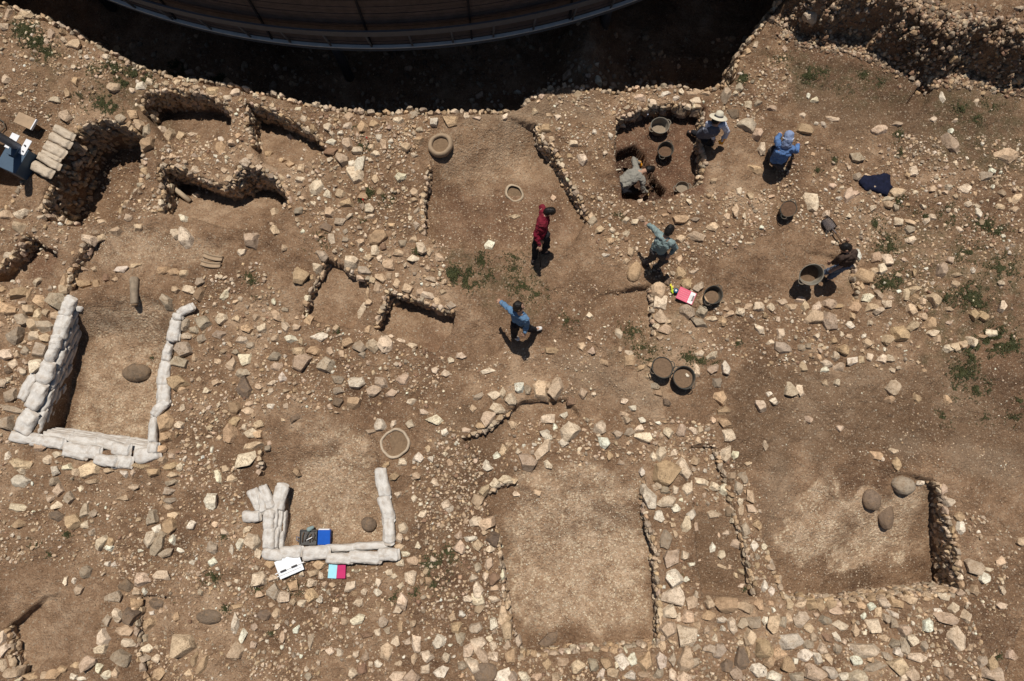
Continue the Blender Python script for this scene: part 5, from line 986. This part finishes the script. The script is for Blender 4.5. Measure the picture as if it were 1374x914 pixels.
# thin tool of the maroon person
a = r2[1]['wr']+r2[5]; g = G(725.5, 361); bm = bmesh.new(); add_tube(bm, [Vector((0,0,0)), Vector((0,0,0))+(a-g)*.9, (a-g)*1.06], [.012,.014,.016], 10)
root = empty('digging_bar', (g.x, g.y, g.z), 0, 'thin black bar held down to the ground by the person in maroon', 'tool'); bm_obj('shaft', bm, M_black, root)
bm = bmesh.new(); cap_geo(bm, (0,0,.012), (0,0,.06), .018, .014); bm_obj('tip', bm, M_steel, root)
# trowel near kneeling person
def trowel(px, py, rz, lab, hc, z=None):
    g = G(px, py); root = empty('trowel', (g.x, g.y, (z if z else g.z)+.03), rz, lab, 'trowel')
    bm = bmesh.new(); vs = [bm.verts.new(p) for p in ((0,-.045,0),(.13,0,.0),(0,.045,0),(-.02,0,.008))]; bm.faces.new(vs); bmesh.ops.solidify(bm, geom=bm.faces[:], thickness=.003); bm_obj('blade', bm, M_steel, root, smooth=False)
    bm = bmesh.new(); add_tube(bm, [(-.02,0,.004),(-.05,0,.03),(-.07,0,.035)], .006, 8); bm_obj('tang', bm, M_steel, root)
    bm = bmesh.new(); cap_geo(bm, (-.07,0,.035), (-.17,0,.037), .014, .017); bm_obj('handle', bm, hc, root)
trowel(874, 254, .8, 'pointed trowel in the pale glove of the kneeling person', M_wood, gz(868, 256)+.12)
trowel(836, 228, .2, 'small trowel left of the kneeling person with pale handle', M_straw)
M_red = plain('red_plastic', (.55,.02,.015), .5, .1, 10, 0)
for px, py, lab in ((489.5, 272, 'thin red survey pin standing among the weeds on the rubble bank'), (494.5, 190, 'short red survey pin near the upper weeds')):
    g = G(px, py); root = empty('survey_pin', g, 0, lab, 'survey pin'); bm = bmesh.new(); add_tube(bm, [(0,0,-.03),(0,0,.20)], .007, 8); bm_obj('pin', bm, M_red, root)
    bm = bmesh.new(); cap_geo(bm, (0,0,.19), (0,0,.205), .018, .016); bm_obj('head', bm, M_red, root)
g = G(863.5, 166); root = empty('measuring_stake', g, 0, 'thin stake with pale head at the top of the trench', 'stake'); bm = bmesh.new(); add_tube(bm, [(0,0,-.05),(.02,.02,.38)], .009, 8); bm_obj('shaft', bm, M_black, root)
bm = bmesh.new(); cap_geo(bm, (.02,.02,.38), (.021,.021,.40), .014, .012); bm_obj('head', bm, M_white, root)
# navy jacket
M_navy = plain('navy_jacket_cloth', (.008,.010,.026), .9, .4, 14, .8)
def cloth_heap(name, out, hgt, mat, lab, cat, seed):
    pts = [P(*q, 0) for q in out]; cx = sum(p.x for p in pts)/len(pts); cy = sum(p.y for p in pts)/len(pts)
    pl = [(p.x, p.y) for p in pts]; st = .0125
    xs = np.arange(min(p[0] for p in pl)-.02, max(p[0] for p in pl)+.03, st); ys = np.arange(min(p[1] for p in pl)-.02, max(p[1] for p in pl)+.03, st)
    A, B = np.meshgrid(xs, ys); D = sdf(pl, A, B)+.012*fbm(A*14, B*14, seed, 2)
    ins = np.clip(-D/.07, 0, 1); Hh = np.sqrt(ins)*hgt*(.75+.35*fbm(A*7+B*3, B*4-A*2, seed+2, 3))+.014*fbm(A*22, B*9, seed+4, 3)*ins
    zb = max(Hxy(p.x, p.y) for p in pts)*.5+Hxy(cx, cy)*.5
    bm = bmesh.new(); V = {}
    for i in range(len(ys)):
        for j in range(len(xs)):
            if D[i, j] < .012: V[i, j] = bm.verts.new((xs[j]-cx, ys[i]-cy, float(Hh[i, j])))
    for i in range(len(ys)-1):
        for j in range(len(xs)-1):
            q = [(i,j),(i,j+1),(i+1,j+1),(i+1,j)]
            if all(k in V for k in q): bm.faces.new([V[k] for k in q])
    bmesh.ops.smooth_vert(bm, verts=bm.verts, factor=.4, use_axis_x=True, use_axis_y=True, use_axis_z=True)
    ret = bmesh.ops.extrude_face_region(bm, geom=[e for e in bm.edges if e.is_boundary])
    for v in ret['geom']:
        if isinstance(v, bmesh.types.BMVert): v.co.z = -.06
    o = bm_obj(name, bm, mat); o.location = (cx, cy, zb+.02); tag(o, lab, cat); return o
jk = cloth_heap('jacket', [(1150,244),(1156,238),(1170,238),(1183,235),(1191,237),(1191,250),(1195,254),(1190,257),(1187,265),(1180,263),(1168,259),(1158,257),(1151,250)], .075, M_navy, 'crumpled navy blue jacket dropped on the rubble', 'jacket', 4)
# pink clipboard
def board(name, px, py, w, h, rz, mat, lab, cat, th=.012, lift=.03, tilt=(0,0)):
    g = G(px, py); root = empty(name, (g.x, g.y, g.z+lift), rz, lab, cat); root.rotation_euler = (tilt[0], tilt[1], rz)
    bm = bmesh.new(); slab(bm, -w/2, -h/2, w/2, h/2, 0, th, .003); bm_obj('cover' if 'note' in name else 'board', bm, mat, root, smooth=False); return root
M_pink = plain('pink_plastic', (.62,.10,.16), .4, .08, 6, 0); M_paper = plain('paper', (.78,.76,.74), .7, .04, 6, 0); M_cyan = plain('pale_cyan_paper', (.34,.66,.75), .6, .05, 8, 0); M_mag = plain('magenta_cover', (.50,.03,.13), .45, .08, 8, 0); M_white2 = plain('white_board_plastic', (.78,.80,.82), .45, .04, 6, 0)
r = board('clipboard', 919.5, 398, .37, .27, -R(25), M_pink, 'pink clipboard with a white edged sheet resting on stones', 'clipboard', .012, .07)
bm = bmesh.new(); slab(bm, .065, -.125, .17, .125, .0125, .016, 0); bm_obj('paper', bm, M_paper, r, smooth=False)
bm = bmesh.new(); slab(bm, .13, -.06, .165, .06, .0175, .026, .003); bm_obj('clip', bm, M_steel, r, smooth=False)
bm = bmesh.new()
for k in range(5): slab(bm, -.16, -.10+k*.045, .04, -.094+k*.045, .0125, .0135, 0)
bm_obj('ruled_lines', bm, plain('pale_pink_print', (.72,.28,.32), .5, .05, 6, 0), r, smooth=False)
bm = bmesh.new()
for k in range(4): slab(bm, .080+k*.016, -.09, .084+k*.016, .06, .0165, .0172, 0)
bm_obj('text_lines', bm, M_steel, r, smooth=False)
# white drawing board
r = board('drawing_board', 391, 757.5, .50, .36, R(23), M_white2, 'white plastic drawing board with two dark clips lying on the sandbags', 'drawing board', .014, .13)
bm = bmesh.new(); slab(bm, -.30, -.055, .30, -.035, .015, .036, .003); bm_obj('sliding_rule', bm, M_paper, r, smooth=False)
bm = bmesh.new(); slab(bm, -.29, -.115, .22, -.10, .015, .03, .003); bm_obj('lower_rule', bm, M_paper, r, smooth=False)
for x in (-.13, .10):
    bm = bmesh.new(); slab(bm, x-.06, -.062, x+.06, -.028, .0365, .05, .004); bm_obj('clip', bm, M_char, r, smooth=False)
# notebook
r = board('notebook', 453.5, 766, .33, .27, 0, M_mag, 'notebook with a pale cyan left page and magenta right cover', 'notebook', .014, .05)
bm = bmesh.new(); slab(bm, -.175, -.137, -.005, .13, .0145, .022, .002); o = bm_obj('page', bm, M_cyan, r, smooth=False); o.rotation_euler = (0, 0, -.06)
# grey tray with tools and the blue folder
M_blueb = plain('blue_plastic', (.008,.085,.42), .4, .1, 6, 0); M_gtray = plain('grey_tray', (.09,.085,.08), .6, .3, 20, .2)
g = G(418, 720); root = empty('tool_case', (g.x, g.y, g.z+.09), R(-1), 'open grey tool case full of small tools beside the blue box', 'tool case')
bm = bmesh.new(); slab(bm, -.20, -.15, .15, .15, 0, .02, .003); slab(bm, -.20, -.15, -.185, .15, .0205, .07, .002); slab(bm, .135, -.15, .15, .15, .0205, .07, .002); slab(bm, -.184, .135, .134, .15, .0205, .07, .002); slab(bm, -.184, -.15, .134, -.135, .0205, .07, .002); bm_obj('case_body', bm, M_gtray, root, smooth=False)
for i in range(6):
    bm = bmesh.new(); x = -.14+.05*i; add_tube(bm, [(x, -.10+.02*(i % 3), .035), (x+.03*math.sin(i*2), .02, .05), (x+.02, .10-.03*(i % 2), .045)], .011, 8); bm_obj('small_tool', bm, [M_wood, M_steel, M_rub][i % 3], root)
bm = bmesh.new(); add_tube(bm, [(-.05,-.05,.075), (.06,.01,.078)], .010, 8); bm_obj('chalk_stick', bm, M_paper, root)
bm = bmesh.new(); cap_geo(bm, (-.02,.16,.05), (.05,.20,.05), .05, .035); bm_obj('brush_roll', bm, M_ggreen, root)
bm = bmesh.new(); add_tube(bm, [(-.19,-.02,.03), (-.27,.01,.03), (-.26,-.07,.03), (-.19,-.08,.03)], .010, 8); bm_obj('handle', bm, M_jean, root)
g = G(438, 719.5); root = empty('blue_box', (g.x, g.y, g.z+.08), 0, 'flat bright blue box with white rim beside the grey tool case', 'box')
bm = bmesh.new(); slab(bm, -.125, -.145, .125, .145, 0, .11, .006); bm_obj('lid', bm, M_blueb, root, smooth=False)
bm = bmesh.new(); slab(bm, -.12, .1455, .10, .165, .02, .09, .003); bm_obj('rim', bm, M_paper, root, smooth=False)
# bright small things by the clipboard
g = G(901, 391); M_yg = plain('yellow_green_plastic', (.50,.62,.03), .5, .1, 8, 0); M_teal = plain('dark_teal_plastic', (.01,.08,.16), .4, .1, 8, 0); M_tape = plain('yellow_plastic', (.75,.62,.05), .5, .1, 8, 0)
root = empty('marker_pen', (g.x, g.y, g.z+.07), R(-80), 'green and yellow marker pen lying beside the clipboard', 'pen')
bm = bmesh.new(); cap_geo(bm, (-.09,0,0), (.05,0,0), .016, .016); bm_obj('barrel', bm, M_yg, root); bm = bmesh.new(); cap_geo(bm, (-.14,0,0), (-.10,0,0), .013, .014); bm_obj('cap', bm, M_tape, root)
g = G(905.5, 391.5); root = empty('tape_measure', (g.x, g.y, g.z+.07), .5, 'round dark blue tape measure with green side beside the clipboard', 'tape measure')
bm = bmesh.new(); add_lathe(bm, [(.004,.0),(.045,.0),(.052,.008),(.052,.035),(.045,.042),(.004,.042)], 28); bm_obj('casing', bm, M_teal, root)
bm = bmesh.new(); add_lathe(bm, [(.004,.0425),(.022,.0425),(.022,.048),(.004,.048)], 20); bm_obj('hub', bm, M_paper, root)
bm = bmesh.new(); slab(bm, -.10, .03, -.03, .05, .005, .03, .002); bm_obj('tape', bm, M_yg, root, smooth=False)
g = G(900, 385); root = empty('yellow_tag', (g.x, g.y, g.z+.07), -.7, 'small yellow tag above the marker pen', 'tag')
bm = bmesh.new(); slab(bm, -.04, -.012, .05, .012, 0, .006, .001); bm_obj('strip', bm, M_tape, root, smooth=False)
# jars and fired clay
M_clay = plain('fired_clay', (.34,.245,.16), .85, .15, 14, .4, dirt=.4); M_clayp = plain('pale_clay', (.46,.36,.25), .85, .15, 14, .4, dirt=.35); M_fill = plain('jar_fill', (.19,.125,.075), .95, .25, 24, .9)
g = G(592, 197); root = empty('pottery_jar', (g.x, g.y, g.z-.03), 0, 'buried rounded jar with a thick clay rim at the corner of the room', 'jar'); root.rotation_euler = (.05, -.06, .5)
bm = bmesh.new(); prof = [(.20,-.05),(.245,.02),(.27,.10),(.265,.17),(.235,.215),(.205,.225),(.18,.21),(.165,.17),(.18,.10),(.17,.05)]
add_lathe(bm, prof, 48, lambda a: 1+.05*math.cos(2*a)+.015*math.sin(3*a+1)+.01*math.sin(7*a)); bm_obj('body', bm, M_clay, root)
bm = bmesh.new(); rg = add_lathe(bm, [(.002,.155),(.06,.15),(.12,.145),(.178,.15)], 40, lambda a: 1+.05*math.cos(2*a)); bm_obj('soil_fill', bm, M_fill, root)
g = G(690, 260); root = empty('pottery_jar', (g.x, g.y, g.z-.03), 0, 'tilted broken pale jar half buried in the middle of the room', 'jar'); root.rotation_euler = (.10, .12, -.7)
bm = bmesh.new(); add_lathe(bm, [(.17,-.12),(.205,-.04),(.215,.04),(.20,.10),(.175,.125),(.155,.115),(.165,.06),(.17,-.02),(.14,-.08)], 44, lambda a: 1+.10*math.cos(2*a)+.03*math.sin(5*a)); bm_obj('body', bm, M_clayp, root)
bm = bmesh.new(); add_lathe(bm, [(.002,.06),(.08,.055),(.165,.065)], 36, lambda a: 1+.09*math.cos(2*a)); bm_obj('soil_fill', bm, M_fill, root)
g = G(530.5, 595); root = empty('stone_basin', (g.x, g.y, g.z+.01), 0, 'round stone basin ring with thin pale rim sunk in the ground', 'basin')
bm = bmesh.new(); add_lathe(bm, [(.30,-.05),(.305,.03),(.295,.075),(.275,.08),(.255,.07),(.245,.02),(.24,-.03)], 56, lambda a: 1+.035*math.cos(4*a+.6)+.03*math.sin(2*a)+.012*math.sin(9*a)); bm_obj('rim', bm, plain('pale_stone', (.50,.40,.29), .9, .2, 12, .7, dirt=.4), root)
bm = bmesh.new(); add_lathe(bm, [(.002,.03),(.1,.022),(.2,.025),(.262,.035)], 40); bm_obj('soil_fill', bm, M_fill, root)
# column fragment
g = G(182, 390); root = empty('column_fragment', (g.x, g.y, g.z-.01), R(95), 'weathered grey column fragment lying upright in the photo', 'column fragment')
bm = bmesh.new(); add_tube(bm, [(-.30,0,.05),(-.27,0,.05),(.0,0,.06),(.24,0,.055),(.27,0,.05)], [.07,.085,.082,.09,.075], 20)
for v in bm.verts: v.co += Vector((0, float(fbm(np.array(v.co.x*9), np.array(v.co.z*9+v.co.y*5), 3, 2))*.012, float(fbm(np.array(v.co.x*8), np.array(v.co.y*9), 8, 2))*.012))
bm_obj('shaft', bm, plain('lichen_stone', (.27,.21,.15), .9, .35, 9, .8, dirt=.3), root)
bm = bmesh.new(); bm2 = add_tube(bm, [(-.345,0,.05),(-.305,0,.05)], [.05,.072], 14); bm_obj('broken_end', bm, M_fill, root)
for a, b, lab in (((232,251), (256,271), 'worn clay pipe lying across the shaded corner room'),):
    A, B = G(*a), G(*b); root = empty('clay_pipe', A, 0, lab, 'pipe'); d = B-A; bm = bmesh.new(); add_tube(bm, [Vector((0,0,.03)), d*.5+Vector((0,0,.05)), d+Vector((0,0,.03))], [.05,.055,.06], 14); bm_obj('tube', bm, M_clayp, root)
for px, py, rz, lab in ((287,344,-14,'upper curved clay channel piece'), (284,354,-8,'lower curved clay channel piece')):
    g = G(px, py); root = empty('clay_channel', (g.x, g.y, g.z+.02), R(rz), lab+' left of the rubble bank', 'clay channel'); bm = bmesh.new()
    n = 12; rg = []
    for i in range(n+1):
        u = i/n; x = (u-.5)*.42; yb = -.04*math.cos((u-.5)*2.4)
        rg.append([bm.verts.new((x, yb+q[0], q[1])) for q in ((-.06,0),(-.06,.05),(-.035,.055),(-.03,.025),(.03,.025),(.035,.055),(.06,.05),(.06,0))])
    for i in range(n):
        for k in range(8): bm.faces.new((rg[i][k], rg[i][(k+1) % 8], rg[i+1][(k+1) % 8], rg[i+1][k]))
    bm.faces.new(rg[0][::-1]); bm.faces.new(rg[-1]); bm_obj('channel', bm, M_clay, root)

# ------------------------------------------------------------------ pillar base with its post, left edge
M_bluegrey = plain('blue_grey_paint', (.065,.10,.145), .55, .08, 6, .1); M_plate = plain('white_steel_plate', (.72,.72,.74), .5, .04, 8, .05); M_beam = plain('grey_steel_post', (.13,.15,.20), .5, .1, 6, .05)
gg = P(36, 222, -.02); ang = R(-24)
root = empty('steel_post', (gg.x, gg.y, -.30), ang, 'grey steel post bolted with white plates to a blue grey block', 'post')
bm = bmesh.new(); slab(bm, -.24, -.30, .24, .28, -.9, .72, .012); bm_obj('foundation_block', bm, M_bluegrey, root, smooth=False)
for x0, x1 in ((-.26, -.08), (.08, .22)):
    bm = bmesh.new(); slab(bm, x0, .13, x1, .48, .7225, .74, .004); pl_ = bm_obj('base_plate', bm, M_plate, root, smooth=False)
    bm = bmesh.new(); add_tube(bm, [((x0+x1)/2, .33, .742), ((x0+x1)/2, .33, .775)], .017, 6); bm_obj('bolt', bm, M_char, pl_, smooth=False)
    bm = bmesh.new(); add_tube(bm, [((x0+x1)/2+.02, .20, .742), ((x0+x1)/2+.02, .20, .77)], .014, 6); bm_obj('bolt', bm, M_char, pl_, smooth=False)
bm = bmesh.new(); add_tube(bm, [(.0,.24,.7235), (.0,.24,2.6)], .085, 20); bm_obj('post', bm, M_beam, root)
bm = bmesh.new(); slab(bm, -.10, .02, .08, .235, .7235, .80, .004); bm_obj('stiffener', bm, M_bluegrey, root, smooth=False)
g = G(47, 171); root = empty('wooden_board', (g.x, g.y, g.z+.28), R(-24), 'short weathered board propped above the white plates', 'board')
bm = bmesh.new(); slab(bm, -.21, -.13, .21, .13, 0, .05, .005); bm_obj('plank', bm, plain('weathered_wood', (.36,.25,.16), .8, .15, 8, .3), root, smooth=False)
bm = bmesh.new(); slab(bm, .2105, -.13, .235, .13, 0, .055, .003); bm_obj('metal_edge', bm, M_plate, root, smooth=False)
for x in (-.14, .14):
    bm = bmesh.new(); slab(bm, x-.03, -.05, x+.03, .05, -.32, -.003, .004); bm_obj('support_block', bm, M_wood, root, smooth=False)
# black hose curl at the left edge
g = G(3, 165); root = empty('cable', g, 0, 'black cable looping at the left edge above the post', 'cable'); bm = bmesh.new(); add_tube(bm, [(-.3,.08,.03),(-.1,.10,.05),(.06,.0,.04),(.09,-.12,.03),(.0,-.22,.02)], .012, 8); bm_obj('sheath', bm, M_rub, root)
# flat fragment by the triangular room
# ------------------------------------------------------------------ round shelter over the ravine
M_clad = plain('dark_timber_cladding', (.080,.062,.056), .8, .25, 5, .2); M_rail = plain('grey_steel_rail', (.10,.10,.105), .5, .1, 6, 0); M_rim = plain('bare_steel_edge', (.62,.60,.55), .5, .1, 6, 0); M_roof = plain('roof_membrane', (.40,.38,.35), .7, .08, 3, .1)
cx0, Rb = P(500, 65, .25).x, 15.2; cy0 = P(500, 65, .25).y+Rb
root = empty('round_shelter', (cx0, cy0, 0), 0, 'large round timber clad shelter standing over the dark ravine', 'building')
A0, A1, NS = R(-90-62), R(-90+62), 150
def arcsolid(r0, r1, z0, z1, n=NS, a0=A0, a1=A1):
    bm = bmesh.new(); rg = []
    for i in range(n+1):
        a = a0+(a1-a0)*i/n; c, s = math.cos(a), math.sin(a)
        rg.append([bm.verts.new((r0*c, r0*s, z0)), bm.verts.new((r1*c, r1*s, z0)), bm.verts.new((r1*c, r1*s, z1)), bm.verts.new((r0*c, r0*s, z1))])
    for i in range(n):
        for k in range(4): bm.faces.new((rg[i][k], rg[i][(k+1) % 4], rg[i+1][(k+1) % 4], rg[i+1][k]))
    bm.faces.new(rg[0][::-1]); bm.faces.new(rg[-1]); return bm
HT = 2.4; RH = 3.45; RR = 16.9
wl = bmesh.new(); zb = .36
while zb < HT-.05:
    b2 = arcsolid(Rb-.055, Rb-.03+.006*rng.uniform(-1, 1), zb, zb+.098); me_ = bpy.data.meshes.new('x'); b2.to_mesh(me_); b2.free(); wl.from_mesh(me_); bpy.data.meshes.remove(me_); zb += .108
bm_obj('cladding_boards', wl, M_clad, root, smooth=False)
bm_obj('backing_wall', arcsolid(Rb-.10, Rb-.062, .30, HT), M_black, root, smooth=False)
bm_obj('edge_trim', arcsolid(Rb-.02, Rb+.055, .325, .350), M_rim, root, smooth=False)
bm_obj('base_beam', arcsolid(Rb-.12, Rb+.02, .17, .298), M_rail, root, smooth=False)
bm_obj('rail_band', arcsolid(Rb+.16, Rb+.20, 1.00, 1.16), M_rail, root, smooth=False)
for i in range(37):
    a = A0+(A1-A0)*(i+.5)/37; c, s = math.cos(a), math.sin(a); bm = bmesh.new()
    add_tube(bm, [((Rb+.02)*c, (Rb+.02)*s, .35), ((Rb+.17)*c, (Rb+.17)*s, 1.02)], .022, 8); bm_obj('rail_bracket', bm, M_rail, root)
for i in range(15):
    a = A0+(A1-A0)*(i+.5)/15; c, s = math.cos(a), math.sin(a); bm = bmesh.new()
    add_box(bm, ((Rb-.005)*c, (Rb-.005)*s, (HT+.352)/2), (.035, .04, HT-.36), Matrix.Rotation(a, 3, 'Z')); bm_obj('wall_joint', bm, M_black, root, smooth=False)
rcy = P(560, 141, 0).y+RH/math.tan(R(68.5))+RR-cy0; rfm = bmesh.new(); n = 180; ring = [rfm.verts.new((.80+RR*math.cos(6.2832*i/n), rcy+RR*math.sin(6.2832*i/n), RH)) for i in range(n)]; top = rfm.verts.new((.80, rcy, RH+1.8)); ring2 = [rfm.verts.new((v.co.x, v.co.y, RH+.07)) for v in ring]
for i in range(n): rfm.faces.new((ring2[i], ring2[(i+1) % n], top)); rfm.faces.new((ring[i], ring[(i+1) % n], ring2[(i+1) % n], ring2[i]))
rfm.faces.new(ring[::-1]); bm_obj('roof', rfm, M_roof, root, smooth=False)
for i in range(14):
    a = 6.2832*i/14+.15; bm = bmesh.new(); add_tube(bm, [((Rb-.6)*math.cos(a), (Rb-.6)*math.sin(a), -3.4), ((Rb-.6)*math.cos(a), (Rb-.6)*math.sin(a), RH)], .12, 12); bm_obj('column', bm, M_rail, root)

# ------------------------------------------------------------------ light, sky, camera
EL, AZ = 68.5, -4.0      # elevation; azimuth from north, clockwise
sd = bpy.data.lights.new('sun', 'SUN'); sd.energy = 4.9; sd.angle = R(.5); sd.color = (1, .955, .88)
so = bpy.data.objects.new('sun', sd); COL.objects.link(so)
ds = Vector((math.sin(R(AZ))*math.cos(R(EL)), math.cos(R(AZ))*math.cos(R(EL)), math.sin(R(EL)))); so.rotation_euler = ds.to_track_quat('Z', 'Y').to_euler()
w = bpy.data.worlds.new('World'); scene.world = w; w.use_nodes = True; nt = w.node_tree
sk = nt.nodes.new('ShaderNodeTexSky'); sk.sky_type = 'NISHITA'; sk.sun_disc = False; sk.sun_elevation = R(EL); sk.sun_rotation = R(AZ)
nt.links.new(sk.outputs[0], nt.nodes['Background'].inputs[0]); nt.nodes['Background'].inputs[1].default_value = .05
cd = bpy.data.cameras.new('camera'); co = bpy.data.objects.new('camera', cd); COL.objects.link(co)
co.location = CAM; co.rotation_euler = (TILT, 0, 0); cd.sensor_width = 36; cd.lens = 36*FPX/1374; cd.clip_end = 1000; cd.clip_start = .1
scene.camera = co
scene.render.engine = 'CYCLES'; scene.cycles.max_bounces = 4; scene.cycles.diffuse_bounces = 1
scene.view_settings.view_transform = 'Standard'; scene.view_settings.look = 'None'; scene.view_settings.exposure = -0.17; scene.view_settings.gamma = 1
